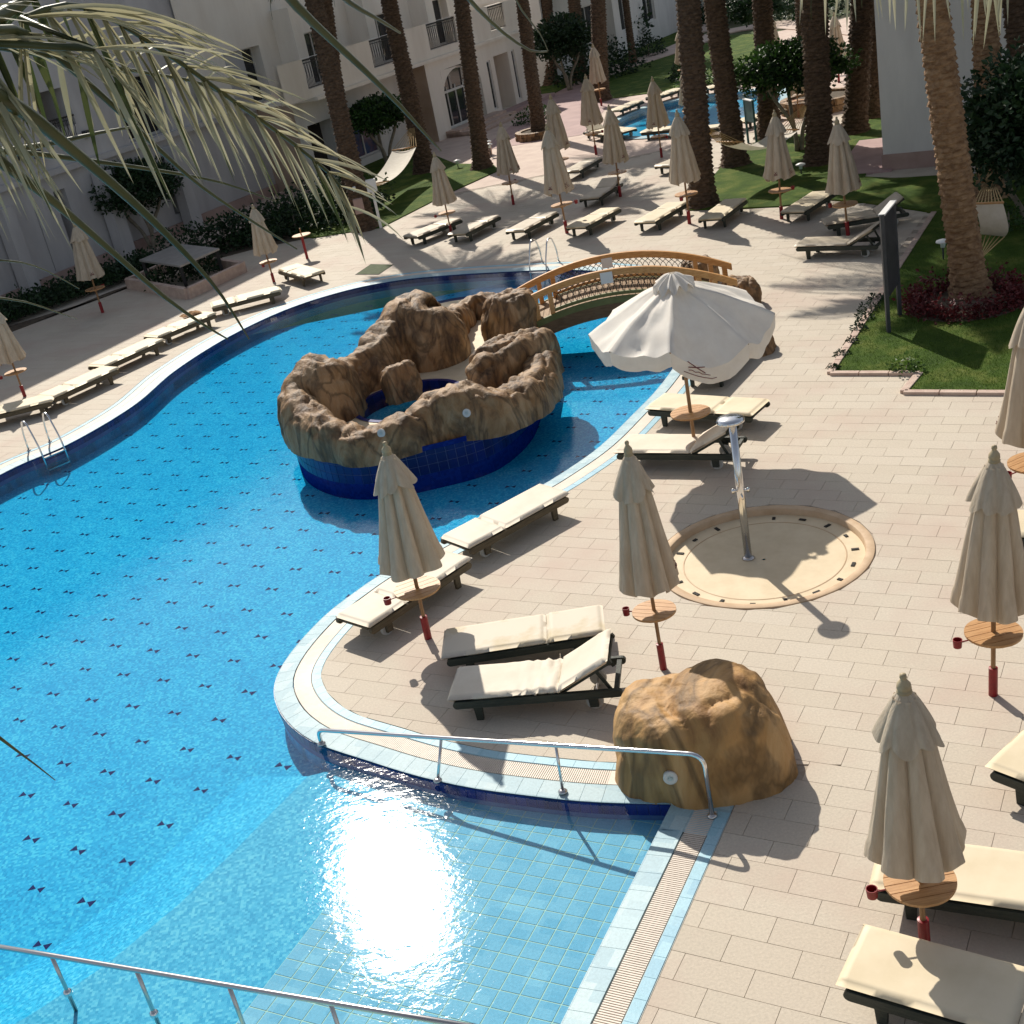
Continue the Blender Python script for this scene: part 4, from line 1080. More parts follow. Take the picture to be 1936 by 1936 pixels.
U_ = [
 ((713, 833), (808, 1204), 200, 'leftmost near closed umbrella, leaning over the lounger at the tip of the peninsula', G_U1),
 ((1204, 835), (1252, 1262), 150, 'closed cream umbrella with a wooden table, left of the shower basin', G_U1),
 ((1852, 838), (1873.7, 1311), 185, 'tall closed umbrella with a fully visible table and red base near the right edge', G_U1),
 ((1738, 1264), (1746, 1790), 178, 'nearest closed umbrella, its base behind the cream lounger at the bottom right', G_U1),
 ((1938, 540), (1952, 985), 200, 'closed umbrella cut by the right edge of the picture, beside the lawn corner', G_U1),
 ((1102.5, 139.5), (1125, 291.7), 30, 'closed umbrella at the left end of the small pool', G_U3),
 ((1140, 197), (1170.6, 371), 80, 'closed umbrella in front of the small pool with a shaded lounger at its foot', G_U2),
 ((1029, 232), (1070, 440), 10, 'closed umbrella standing between the third and fourth loungers of the far row', G_U2),
 ((1033, 177), (1063, 345), 100, 'closed umbrella right behind another one, next to the palm in the stone planter', G_U2),
 ((942, 230), (969, 386), 60, 'closed umbrella alone on the deck right of the entrance palm', G_U2),
 ((828, 286), (852, 442), 190, 'closed umbrella with a dark crest at the left end of the far row', G_U2),
 ((1230, 145), (1248.5, 297), 300, 'closed umbrella in front of the middle of the small pool', G_U3),
 ((1283, 206.5), (1301, 422), 240, 'closed umbrella just left of the palm at the lawn corner, round table below', G_U2),
 ((1459, 208), (1475, 413), 20, 'closed umbrella with a pale table top on the lawn edge, left of another one', G_U2),
 ((1591, 219), (1600, 444), 130, 'closed umbrella between the raised loungers and the lawn, right of its neighbour', G_U2),
 ((143, 418), (194, 590), 70, 'closed umbrella in the shade in front of the left white building', G_U2),
 ((-8, 570), (47, 748), 210, 'closed umbrella cut by the left edge behind the pool loungers', G_U2),
 ((484, 385), (517, 532), 250, 'closed umbrella half covered by the foreground palm frond', G_U2),
 ((1119, 82), (1135, 200), 140, 'closed umbrella standing on the lawn behind the small pool', G_U3),
 ((1575, 22), (1583, 156), 45, 'closed umbrella with a red base on the deck right of the clipped tree', G_U3),
 ((1632, 20), (1637, 178), 220, 'closed umbrella seen between two palm trunks beside the right building', G_U3),
 ((1454, 25), (1462, 130), 75, 'distant closed umbrella half behind a palm trunk above the clipped tree', G_U3),
 ((1284, 52), (1292, 160), 15, 'distant closed umbrella on the grass, half behind a palm trunk', G_U3),
 ((1291, 150), (1303, 238), 95, 'closed umbrella between the small pool and a palm trunk', G_U3),
 ((1502, 148), (1507, 222), 95, 'closed umbrella behind the stems of the clipped tree', G_U3),
]
for i, (tp, bs, rz, lb, g) in enumerate(U_):
    p = gp(*bs); k = i % 5
    if k not in _umb: _umb[k] = o = umbrella_proto(k * 2.3, M_CANVAS)
    else: o = copy_tree(_umb[k])
    s = max(.8, min(1.15, solve_z(p, tp[1]) / UH))
    wx = {0: 1.0, 1: .84, 2: .93, 3: .92}.get(i, max(.9, min(s, 1.05)))
    o.location = p; o.rotation_euler = (radians(rnd.uniform(-1.2, 1.2)), radians(rnd.uniform(-1.2, 1.2)), radians(rz)); o.scale = (wx, wx, s); tag(o, lb, 'umbrella', g)
# a table on its post without an umbrella
t = thing('table_stand', 'round wooden table on a red post, in the shade behind the crosswise lounger', 'table', gp(580, 488))
part('post', MB().tube([(0, 0, 0), (0, 0, .76)], .045, 12), M_RED, t)
part('table_top', MB().lathe([(.30, .765), (.31, .775), (.30, .79)], 28), M_TEAK, t)
part('finger_post', MB().tube([(0, 0, .79), (0, 0, 1.0)], .02, 8), M_POLE, t)

# the open umbrella
ou = thing('open_umbrella', 'open white umbrella with sagging panels and a printed crest, over loungers by the bridge', 'umbrella')
OB = gp(1314, 862); ou.location = OB
OT = solve_z(OB, 516)
part('pole', MB().tube([(0, 0, 0), (0, 0, OT - .1)], .03, 12), M_POLE, ou)
part('finial', MB().lathe([(.05, OT - .12), (.055, OT - .08), (.03, OT - .03), (.01, OT)], 14), M_FINIAL, ou, True)
apex = Vector((0, 0, OT - .12)); NR = 8; R = 1.55
tips = []
T_PX = {0: (1110, 630, 2.28), 1: (1150, 662, 2.33), 2: (1264, 664, 2.33), 3: (1412, 646, 2.02), 4: (1462, 590, 2.2)}
for k in range(NR):
    if k in T_PX:
        x, y, z = T_PX[k]; p = gp(x, y, z) - OB; tips.append(p)
    else: tips.append(None)
for k in (5, 6, 7):
    o4, o0 = tips[4], tips[0]
    a4, a0 = atan2(o4.y, o4.x), atan2(o0.y, o0.x)
    if a0 < a4: a0 += 2 * pi
    a = a4 + (a0 - a4) * (k - 4) / 4; tips[k] = Vector((R * cos(a), R * sin(a), 2.3))
def ou_pt(k, u, s):
    a, b = tips[k], tips[(k + 1) % NR]; ea = apex.lerp(a, s); eb = apex.lerp(b, s)
    for e, q in ((ea, a), (eb, b)): e.z += .05 * sin(pi * s) + .025 * noise.noise(Vector((q.x * 2, q.y * 2, s * 3)))
    p = ea.lerp(eb, u); sag = 4 * u * (1 - u) * s
    p.z -= (.10, .08, .15, .17, .08, .07, .09, .10)[k] * sag
    amp = .06 if k in (1, 2, 3) else .035
    th = atan2(p.y, p.x)
    p.z += amp * sag * 2 * noise.noise(Vector((p.x * 3.2, p.y * 3.2, 1.7))) + .03 * s * (1 - s) * 4 * noise.noise(Vector((th * 7, s * 2, 4))) + .022 * s * (1 - abs(2 * u - 1)) * sin(9 * s + 14 * u + 3 * k)
    if k == 2: p.z -= .16 * sag * s
    return p
cn = MB()
for k in range(NR):
    cn.grid(lambda i, j: ou_pt(k, i / 14, j / 16), 15, 17)
me = cn.data('canopy', M_CANVASW, True)
bm = bmesh.new(); bm.from_mesh(me); bmesh.ops.remove_doubles(bm, verts=bm.verts[:], dist=.002); bmesh.ops.recalc_face_normals(bm, faces=bm.faces[:]); bm.to_mesh(me); bm.free()
canopy = put('canopy', me, ou)
vl = MB()
def vpt(k, u, s):
    p = ou_pt(k, u, 1); q = Vector((p.x, p.y, 0)).normalized(); dz = .235 + (.03 if k == 2 else 0)
    return p + Vector((0, 0, -dz * s)) + q * (.03 * s * noise.noise(Vector((u * 3 + k, s, 2))) - .02 * s)
for k in range(NR): vl.grid(lambda i, j: vpt(k, i / 14, j / 4), 15, 5)
part('edge_flap', vl, M_CANVASW, ou, True)
cap = MB(); cap.grid(lambda i, j: apex + Vector((cos(2 * pi * i / 80), sin(2 * pi * i / 80), 0)) * ((.05 + .27 * j / 8) * (1 + .30 * noise.noise(Vector((cos(i / 5.) * 2, i / 9., 3))) * j / 8)) + Vector((0, 0, .07 - .20 * (j / 8) ** 1.2 + (.055 * sin(i * .95) + .06 * noise.noise(Vector((i / 4., j / 5., 6)))) * (j / 8) + .06)), 80, 9, True)
part('crumpled_cap', cap, M_CANVASW, ou, True)
for k in range(NR):
    part('rib', MB().tube([ou_pt(k, 0, s / 8) - Vector((0, 0, .025)) for s in range(9)], .011, 6), M_POLE, ou)
mb = MB()
def FP(x, y): 
    p = vpt(2, .30 + x * .2, .45 - y * .38); q = Vector((p.x, p.y, 0)).normalized(); return p + Vector((q.x, q.y, .02)) * .014
for line in ([(-.5, 1.4), (0, .8), (.5, .35)], [(.5, 1.3), (0, .8), (-.5, .5)]): mb.tube([FP(*q) for q in line], .007, 4)
for line in ([(-.5, .05), (-.3, .2), (-.1, 0), (.1, .18), (.3, .02), (.5, .15), (.8, .1)], [(-.8, -.5), (-.4, -.45), (0, -.52), (.4, -.45), (.9, -.5), (1.2, -.46)]): mb.tube([FP(*q) for q in line], .005, 4)
part('printed_crest', mb, M_PRINT, ou)
tb = part('table', MB().lathe([(.06, .70), (.06, .755)], 12).box((0, 0, .748), (.52, .05, .024)), M_TEAK, ou)
for i in range(6):
    R_ = .32; wd = 2 * R_ / 6; y0, y1 = -R_ + i * wd + .004, -R_ + (i + 1) * wd - .004
    ys = [y0 + (y1 - y0) * q / 7 for q in range(8)]; f = lambda y: sqrt(max(0, R_ * R_ - y * y))
    part('plank', MB().prism([(f(y), y) for y in ys] + [(-f(y), y) for y in reversed(ys)], .76, .785, True), M_TEAK, tb)
# ------------------------------------------------------------------ shower and its basin
ba = thing('shower_basin', 'round sunken stone foot basin with dark drain slots below the outdoor shower', 'basin', BASIN_C)
mb = MB()
prof = [(1.452, -.03), (1.452, .004), (1.445, .008), (1.345, .008), (1.335, .002), (1.325, -.095)]
mb.lathe(prof, 96, caps=False); part('rim', mb, M_BASINRIM, ba, True)
part('floor', MB().lathe([(1.335, -.10), (1.335, -.086), (1.0, -.089), (.5, -.092), (.02, -.094)], 72, caps=False), M_BASIN, ba)
part('floor_ring', MB().lathe([(1.075, -.0875), (1.08, -.082), (1.095, -.0875)], 96, caps=False), M_BASINRIM, ba)
for i in range(18):
    a = 2 * pi * (i + .4) / 18
    o = part('drain_slot', MB().box((0, 0, 0), (.045, .10 if i % 3 else .07, .012)), M_BLACK, ba); o.location = (1.2 * cos(a), 1.2 * sin(a), -.081); o.rotation_euler = (0, 0, a + (pi / 2 if i % 2 else 0))
sb = gp(1412, 1053, -.09); sh_ = solve_z(sb, 790)
sw = thing('outdoor_shower', 'chrome outdoor shower pole with a round head, standing in the round basin', 'shower', sb)
part('foot_plate', MB().lathe([(.085, .0), (.085, .012), (.055, .03)], 20), M_STEEL, sw, True)
part('pole', MB().tube([(0, 0, .01), (0, 0, sh_ + .05)], .052, 18), M_CHROME, sw, True)
hd = MB().lathe([(.03, -.045), (.14, -.04), (.18, -.02), (.185, .0), (.17, .03), (.12, .05), (.05, .06), (.01, .062)], 32)
part('shower_head', hd, M_CHROME, sw, True, loc=(-.02, -.0, sh_ + .07))
for s in (-1, 1):
    v = part('valve', MB().tube([(s * .05, -.01, 0), (s * .10, -.02, 0)], .018, 10).tube([(s * .10, -.02, -.03), (s * .10, -.02, .035)], .022, 10), M_CHROME, sw, True, loc=(0, 0, sh_ * .52 if s > 0 else sh_ * .53))
part('spout', MB().tube([(0, -.045, 0), (0, -.09, -.005), (0, -.10, -.05)], .014, 8), M_CHROME, sw, True, loc=(0, 0, sh_ * .50))

# ------------------------------------------------------------------ handrails and ladders
def rounded(pts, r=.12, k=6):
    pts = [Vector(p) for p in pts]; out = [pts[0]]
    for i in range(1, len(pts) - 1):
        a, b, c = pts[i - 1], pts[i], pts[i + 1]; rr = min(r, (b - a).length / 2, (c - b).length / 2)
        p, q = b + (a - b).normalized() * rr, b + (c - b).normalized() * rr
        for j in range(k + 1):
            t = j / k; out.append(p * (1 - t) ** 2 + b * 2 * t * (1 - t) + q * t * t)
    return out + [pts[-1]]
hr = thing('handrail', 'stainless steel handrail on the pool edge in front of the big boulder', 'handrail')
P1, P2, P3, P4 = gp(607, 1404), gp(826, 1473), gp(1062, 1494), gp(1344, 1540)
def up(p, py): z = solve_z(p, py); return Vector((p.x, p.y, z))
t1, t2, t3, t4 = up(P1, 1377), up(P2, 1397), up(P3, 1409), up(P4, 1424)
# one straight bar from the low end to the bend
dirv = (t4 - t1)
part('rail', MB().tube(rounded([P1 + Vector((0, 0, .0)), t1, t4, P4], .16), .025, 12), M_CHROME, hr, True)
for P, tt in ((P2, t2), (P3, t3)):
    k = max(0, min(1, (P - t1).dot(dirv) / dirv.dot(dirv))); top = t1 + dirv * k; top = Vector((P.x, P.y, tt.z))
    on = t1 + dirv * (((Vector((P.x, P.y, 0)) - Vector((t1.x, t1.y, 0))).dot(Vector((dirv.x, dirv.y, 0)))) / Vector((dirv.x, dirv.y, 0)).length_squared)
    part('post', MB().tube([P, on], .017, 10), M_CHROME, hr, True)
for P in (P1, P2, P3, P4): part('flange', MB().lathe([(.05, 0), (.05, .012), (.03, .03)], 16), M_STEEL, hr, True, loc=P)
h2 = thing('handrail', 'long stainless steel handrail rising out of the water in the bottom left corner', 'handrail')
qs = []
for tx, ty, bx, by in ((103, 1803, 130, 1877), (252, 1832, 289, 1921), (417, 1860, 460, 1962), (612, 1892, 662, 2008)):
    b = gp(bx, by, WZ); z = solve_z(b, ty); qs.append((b, Vector((b.x, b.y, z))))
d0 = (qs[-1][1] - qs[0][1]) / 3
zc = sum(q[1].z for q in qs) / 4
a0 = qs[0][1].copy(); a1 = qs[3][1].copy()
part('rail', MB().tube([a0 - d0 * 2.2, a0, a1, a1 + d0 * 2.5], .024, 12), M_STEEL, h2, True)
for i, (b, tp) in enumerate(qs):
    tp = a0 + d0 * i; ft = Vector((tp.x, tp.y, SHELF))
    part('post', MB().tube([ft, tp], .019, 10), M_STEEL, h2, True)
    bl = MB().lathe([(.019, -.04), (.04, -.02), (.043, 0), (.04, .02), (.019, .04)], 14); part('ball_joint', bl, M_CHROME, h2, True, loc=(tp.x, tp.y, WZ + .03))
def ladder(px, py, wd, label, sc=1.0):
    c = gp(px, py); i = sd(c)[1]; p, n = _pts[i]; t = Vector((n.y, -n.x, 0)); root = thing('pool_ladder', label, 'ladder', p, 0, 'pool ladders')
    for s in (-1, 1):
        o = t * (s * wd / 2)
        pts = [o + n * .62, o + n * .60 + Vector((0, 0, .42)), o + n * .42 + Vector((0, 0, .74)), o + n * .20 + Vector((0, 0, .72)), o - n * .06 + Vector((0, 0, .15)), o - n * .10 + Vector((0, 0, -.9))]
        part('rail', MB().tube(rounded(pts, .2), .02, 10), M_CHROME, root, True)
        part('flange', MB().lathe([(.045, 0), (.045, .012), (.025, .025)], 14), M_STEEL, root, True, loc=o + n * .62)
    for z in (-.06, -.34, -.62):
        a, b = -t * (wd / 2), t * (wd / 2)
        part('tread', MB().bar(a - n * .10 + Vector((0, 0, z)), b - n * .10 + Vector((0, 0, z)), .08, .025), M_STEEL, root)
ladder(100, 850, .50, 'steel pool ladder with two arched rails at the left edge of the picture')
ladder(1020, 508, .52, 'steel pool ladder at the far side of the pool, behind the bridge')

# ------------------------------------------------------------------ buildings
def fpx(px, py, v):
    d = ray(px, py); t = v / d.dot(AXV); P = Vector((0, 0, H)) + d * t
    return P.dot(AXU), P.z
def facade(root, name, v, u0, u1, z0, z1, ops, m, depth=.22):
    """wall in the plane v, facing the pool, with real openings; each opening gets its own part"""
    us = sorted({u0, u1} | {min(max(x, u0), u1) for o in ops for x in o[:2]}); zs = sorted({z0, z1} | {min(max(x, z0), z1) for o in ops for x in o[2:4]})
    mb = MB()
    for a, b in zip(us, us[1:]):
        for c, d in zip(zs, zs[1:]):
            mu, mz = (a + b) / 2, (c + d) / 2
            if any(o[0] < mu < o[1] and o[2] < mz < o[3] for o in ops): continue
            mb.add([UV(a, v, c), UV(b, v, c), UV(b, v, d), UV(a, v, d)], [(0, 1, 2, 3)])
    for o in ops:
        a, b, c, d = o[:4]; kind = o[4]; dp = o[5] if len(o) > 5 else depth; vb = v - dp
        mb.add([UV(a, v, c), UV(a, v, d), UV(a, vb, d), UV(a, vb, c)], [(0, 1, 2, 3)]); mb.add([UV(b, v, c), UV(b, v, d), UV(b, vb, d), UV(b, vb, c)], [(3, 2, 1, 0)])
        mb.add([UV(a, v, d), UV(b, v, d), UV(b, vb, d), UV(a, vb, d)], [(0, 1, 2, 3)]); mb.add([UV(a, v, c), UV(b, v, c), UV(b, vb, c), UV(a, vb, c)], [(3, 2, 1, 0)])
        if kind == 'window':
            f = MB(); w_ = .07
            for q in ((a, a + w_, c, d), (b - w_, b, c, d), (a, b, c, c + w_), (a, b, d - w_, d)) + (((a + b) / 2 - .03, (a + b) / 2 + .03, c, d),) * (b - a > .9):
                bx = [UV(q[i], vv, q[j]) for vv in (vb + .012, vb + .07) for i, j in ((0, 2), (1, 2), (1, 3), (0, 3))]
                f.add(bx, [(4, 5, 6, 7), (0, 4, 7, 3), (1, 2, 6, 5), (3, 7, 6, 2), (0, 1, 5, 4)])
            wo = part('window', f, M_FRAME, root)
            part('pane', MB().add([UV(a, vb + .02, c), UV(b, vb + .02, c), UV(b, vb + .02, d), UV(a, vb + .02, d)], [(0, 1, 2, 3)]), o[6] if len(o) > 6 else M_GLASS, wo)
        else:
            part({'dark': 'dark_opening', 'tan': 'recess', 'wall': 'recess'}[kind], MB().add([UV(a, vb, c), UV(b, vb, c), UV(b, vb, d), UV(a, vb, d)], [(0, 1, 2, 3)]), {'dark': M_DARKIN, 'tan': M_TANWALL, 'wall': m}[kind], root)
    return part(name, mb, m, root)
def slabuv(root, name, u0, u1, v0, v1, z0, z1, m):
    return part(name, MB().prism([UV(u0, v0), UV(u1, v0), UV(u1, v1), UV(u0, v1)], z0, z1, True), m, root)
def railing(root, u0, u1, v, z0, z1):
    mb = MB(); n = max(4, int((u1 - u0) / .085))
    for i in range(n + 1):
        u = u0 + (u1 - u0) * i / n
        mb.tube([UV(u, v, z0), UV(u, v, (z0 * 2 + z1) / 3), UV(u + .03 * (-1) ** i, v + .02, (z0 + z1) / 2), UV(u, v, z1)], .011, 4, False)
    for z in (z0 + .04, z1 - .12): mb.bar(UV(u0, v, z), UV(u1, v, z), .025, .03)
    part('balcony_railing', mb, M_IRON, root)
    part('top_rail', MB().bar(UV(u0 - .35, v + .02, z1), UV(u1 + .1, v + .02, z1), .09, .06), M_IRON, root)
def op(v, x0, y0, x1, y1, kind, *a):
    (ua, za), (ub, zb) = fpx(x0, y0, v), fpx(x1, y1, v)
    return (min(ua, ub), max(ua, ub), min(za, zb), max(za, zb), kind) + a

ht = thing('hotel_wing', 'white two storey hotel wing with an arched glass entrance and iron balcony railings', 'building')
VE = -33.1
ue0, ue1 = 52.3, 62.3
arch_u0, arch_u1 = 53.6, 57.3
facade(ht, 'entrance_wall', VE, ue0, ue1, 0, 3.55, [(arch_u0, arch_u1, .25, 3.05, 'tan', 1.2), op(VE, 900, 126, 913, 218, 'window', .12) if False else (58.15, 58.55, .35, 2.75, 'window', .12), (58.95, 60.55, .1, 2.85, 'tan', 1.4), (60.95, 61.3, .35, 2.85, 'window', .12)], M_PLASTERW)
# arch over the entrance: spandrels and glazed leaves
ac = (arch_u0 + arch_u1) / 2; ar_ = (arch_u1 - arch_u0) / 2; zs = 1.95
for s in (-1, 1):
    ps = [(ac + s * ar_, 3.06)] + [(ac + s * ar_ * cos(a), zs + 1.05 * sin(a)) for a in [pi / 2 * i / 10 for i in range(11)]]
    for k_ in range(1, 11):
        q = [ps[0], ps[k_], ps[k_ + 1]]
        part('arch_spandrel', MB().add([UV(u, VE + .004, z) for u, z in q] + [UV(u, VE - .14, z) for u, z in q], [(0, 1, 2) if s < 0 else (2, 1, 0), (1, 2, 5, 4)]), M_PLASTERW, ht) if k_ == 0 else None
    allp = [UV(u, VE + .004, z) for u, z in ps] + [UV(u, VE - .14, z) for u, z in ps]; m_ = len(ps)
    part('arch_spandrel', MB().add(allp, [(0, k_, k_ + 1) for k_ in range(1, m_ - 1)] + [(k_, k_ + 1, m_ + k_ + 1, m_ + k_) for k_ in range(1, m_ - 1)]), M_PLASTERW, ht)
dr = part('entrance_door', MB().add([UV(arch_u0, VE - .35, .25), UV(arch_u1, VE - .35, .25), UV(arch_u1, VE - .35, 3.05), UV(arch_u0, VE - .35, 3.05)], [(0, 1, 2, 3)]), M_GLASS, ht)
for u in (arch_u0 + .05, arch_u0 + .75, ac - .28, ac + .55, arch_u1 - .06): part('door_frame', MB().bar(UV(u, VE - .31, .25), UV(u, VE - .31, 2.2), .07, .07), M_FRAME, dr)
for z in (1.98, .32): part('door_frame', MB().bar(UV(arch_u0, VE - .30, z), UV(arch_u1, VE - .30, z), .075, .11), M_FRAME, dr)
part('door_frame', MB().tube([UV(ac + (ar_ - .05) * cos(a), VE - .28, zs + 1.0 * sin(a)) for a in [pi * i / 16 for i in range(17)]], .06, 6), M_FRAME, dr)
for f in (.33, .66): part('door_frame', MB().bar(UV(arch_u0 + (arch_u1 - arch_u0) * f, VE - .29, 2.0), UV(arch_u0 + (arch_u1 - arch_u0) * f, VE - .29, 2.9), .05, .06), M_FRAME, dr)
for i, (dv, z) in enumerate(((1.9, .10), (1.35, .20), (.8, .30))): slabuv(ht, 'step', arch_u0 - .6, arch_u1 + .6, VE, VE + dv, 0, z, M_KERB)
slabuv(ht, 'side_step', 58.0, 63.4, VE + .003, VE + .9, 0, .16, M_PINKPATH)
# left part of the wing
VL = -34.4
facade(ht, 'ground_wall', VL, 43.5, ue0, 0, 3.55, [(47.2, 49.4, .35, 2.35, 'window', .3, M_GLASSBL), (44.2, 46.4, .1, 2.5, 'dark', 1.0)], M_PLASTER)
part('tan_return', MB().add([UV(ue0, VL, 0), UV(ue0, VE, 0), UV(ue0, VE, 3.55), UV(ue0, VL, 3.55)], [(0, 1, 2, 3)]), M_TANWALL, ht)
slabuv(ht, 'cornice', 43.5, ue1 + .25, VE - 2.5, VE + .14, 3.552, 3.70, M_PLASTERW)
gr = [(43.2, 45.0), (48.2, 50.2), (53.1, 55.8), (59.2, 60.9)]
VP = VE + .02
facade(ht, 'balcony_wall', VP, 41.5, ue1, 3.702, 5.25, [(a, b, 4.05, 5.25, 'wall', .22) for a, b in gr], M_PLASTERW, .22)
for o in [c for c in ht.children if c.name.startswith('recess') and abs(c.data.vertices[0].co.dot(AXV) - (VP - .22)) < .01]: bpy.data.objects.remove(o)
slabuv(ht, 'balcony_coping', 41.5, ue1 + .1, VP - .26, VP - .002, 5.252, 5.30, M_PLASTERW) if False else None
part('balcony_wall_back', MB().add([UV(41.5, VP - .23, 3.71), UV(43.2, VP - .23, 3.71), UV(43.2, VP - .23, 5.25), UV(41.5, VP - .23, 5.25)], [(0, 1, 2, 3)]), M_PLASTERW, ht)
for a, b in gr: railing(ht, a, b, VP - .1, 4.06, 5.18)
part('end_wall', MB().add([UV(ue1, VE, 0), UV(ue1, VE - 9, 0), UV(ue1, VE - 9, 5.25), UV(ue1, VE, 5.25)], [(0, 1, 2, 3)]), M_PLASTERW, ht)
VU = -36.2
facade(ht, 'upper_wall', VU, 40, 61.6, 3.70, 9.6, [(42.2, 44.6, 3.75, 6.0, 'window', .5), (47.6, 50.2, 3.75, 6.0, 'window', .5), (53.2, 55.6, 3.75, 6.0, 'window', .5), (58.6, 60.6, 3.75, 6.0, 'window', .5)], M_PLASTERW)
slabuv(ht, 'roof', 40, 61.6, VU - 10, VU - .02, 9.3, 9.62, M_PLASTER)
for u in (46.2, 51.8, 57.2): slabuv(ht, 'buttress', u - .35, u + .35, VU - .1, VU + 1.0, 3.70, 7.2, M_PLASTERW)

h3 = thing('hotel_wing', 'shaded white hotel wing with stepped piers and balcony openings at the left edge', 'building')
VA = -36.3
ops = [op(VA, 61, 380, 105, 512, 'window', .18), op(VA, 100, 362, 176, 520, 'window', .9), op(VA, 62, 178, 144, 234, 'tan', 1.4), op(VA, 212, 155, 326, 245, 'window', .7), op(VA, 0, 208, 48, 258, 'window', .5),
       op(VA, 300, 300, 345, 400, 'tan', 1.0), op(VA, 30, 527, 43, 548, 'dark', .2)]
ops = [(a, b, max(.3, c), max(d, 1), *r) for a, b, c, d, *r in ops]
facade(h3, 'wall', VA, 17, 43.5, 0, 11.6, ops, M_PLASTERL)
part('end_wall', MB().add([UV(43.5, VA, 0), UV(43.5, VL, 0), UV(43.5, VL, 3.55), UV(43.5, VA, 3.55)], [(3, 2, 1, 0)]), M_TANWALL, h3)
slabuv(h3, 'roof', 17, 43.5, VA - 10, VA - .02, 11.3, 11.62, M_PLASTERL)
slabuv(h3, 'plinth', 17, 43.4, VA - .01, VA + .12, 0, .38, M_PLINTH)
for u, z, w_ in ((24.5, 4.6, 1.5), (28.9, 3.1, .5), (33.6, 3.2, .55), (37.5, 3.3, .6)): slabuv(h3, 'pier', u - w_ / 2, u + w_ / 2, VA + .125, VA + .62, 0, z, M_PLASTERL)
slabuv(h3, 'ledge', 17, 43.4, VA - .01, VA + .2, 3.55, 3.75, M_PLASTERL)
ld = [op(VA, 96, 228, 145, 262, 'x')]
a, b, c, d, _ = ld[0]; railing(h3, a, b, VA + .06, c, d)
for x, y in ((160, 254), (38, 295), (68, 292)):
    u, z = fpx(x, y, VA); slabuv(h3, 'wall_lamp', u - .12, u + .12, VA, VA + .2, z - .12, z + .14, M_SIGNDK)

h4 = thing('far_hotel_building', 'white building with tall dark windows further back along the garden', 'building')
VF = -34.6
facade(h4, 'wall', VF, 68, 96, 0, 9, [(69.2, 71.0, 1.2, 3.6, 'window', .2), (73.0, 75.2, 1.4, 3.6, 'window', .2), (78, 80, 1.4, 3.6, 'window', .2), (83, 85, 1.4, 3.6, 'window', .2), (69.2, 71.0, 5, 7, 'window', .2), (73.0, 75.2, 5, 7, 'window', .2)], M_PLASTER)
part('side_wall', MB().add([UV(68, VF - 9, 0), UV(68, VF, 0), UV(68, VF, 9), UV(68, VF - 9, 9)], [(0, 1, 2, 3)]), M_PLASTER, h4)
part('roof', MB().prism([UV(68, VF - 9), UV(96, VF - 9), UV(96, VF), UV(68, VF)], 8.8, 9.05, True), M_PLASTER, h4)
slabuv(h4, 'corner_pier', 76.2, 77.2, VF + .01, VF + .8, 0, 9, M_PLASTER)

rb = thing('white_building', 'large plain white building wall with a pink plinth, behind the tall palm on the right', 'building')
c = gp(1668, 322); uR, vR = c.dot(AXU), c.dot(AXV)
part('wall', MB().prism([UV(uR, vR), UV(uR, 14), UV(uR + 14, 14), UV(uR + 14, vR)], .46, 10.4), M_PLASTER, rb)
part('plinth', MB().prism([UV(uR - .04, vR - .04), UV(uR - .04, 14.04), UV(uR + 14.04, 14.04), UV(uR + 14.04, vR - .04)], 0, .46), M_PLINTH, rb)

# ------------------------------------------------------------------ leafy things
def leaves(n, place, size, seed, flat=.35):
    r = random.Random(seed); mb = MB()
    for _ in range(n):
        p, out = place(r)
        d = Vector((r.gauss(0, 1), r.gauss(0, 1), r.gauss(0, .7))) + out * .8
        if d.length < .1: continue
        d.normalize(); s = d.cross(Vector((r.gauss(0, 1), r.gauss(0, 1), r.gauss(0, 1)))).normalized()
        L = size * r.uniform(.7, 1.35); W = L * .3; nn = d.cross(s) * (L * .12)
        mb.add([p, p + d * L * .5 + s * W + nn, p + d * L, p + d * L * .5 - s * W + nn], [(0, 1, 2, 3)])
    return mb
def crown_fn(rx, ry, rz, lump=.25, seed=0, shell=.55, flat_bottom=True):
    def f(r):
        while 1:
            d = Vector((r.gauss(0, 1), r.gauss(0, 1), r.gauss(0, 1)))
            if d.length > .01: break
        d.normalize()
        if flat_bottom and d.z < -.35: d.z *= .45; d.normalize()
        k = 1 + lump * noise.noise(d * 2.3 + Vector((seed, 0, 0))) + .14 * noise.noise(d * 6 + Vector((0, seed, 0)))
        t = 1 - (1 - shell) * r.random() ** 1.6
        return Vector((d.x * rx, d.y * ry, d.z * rz)) * (k * t), d
    return f
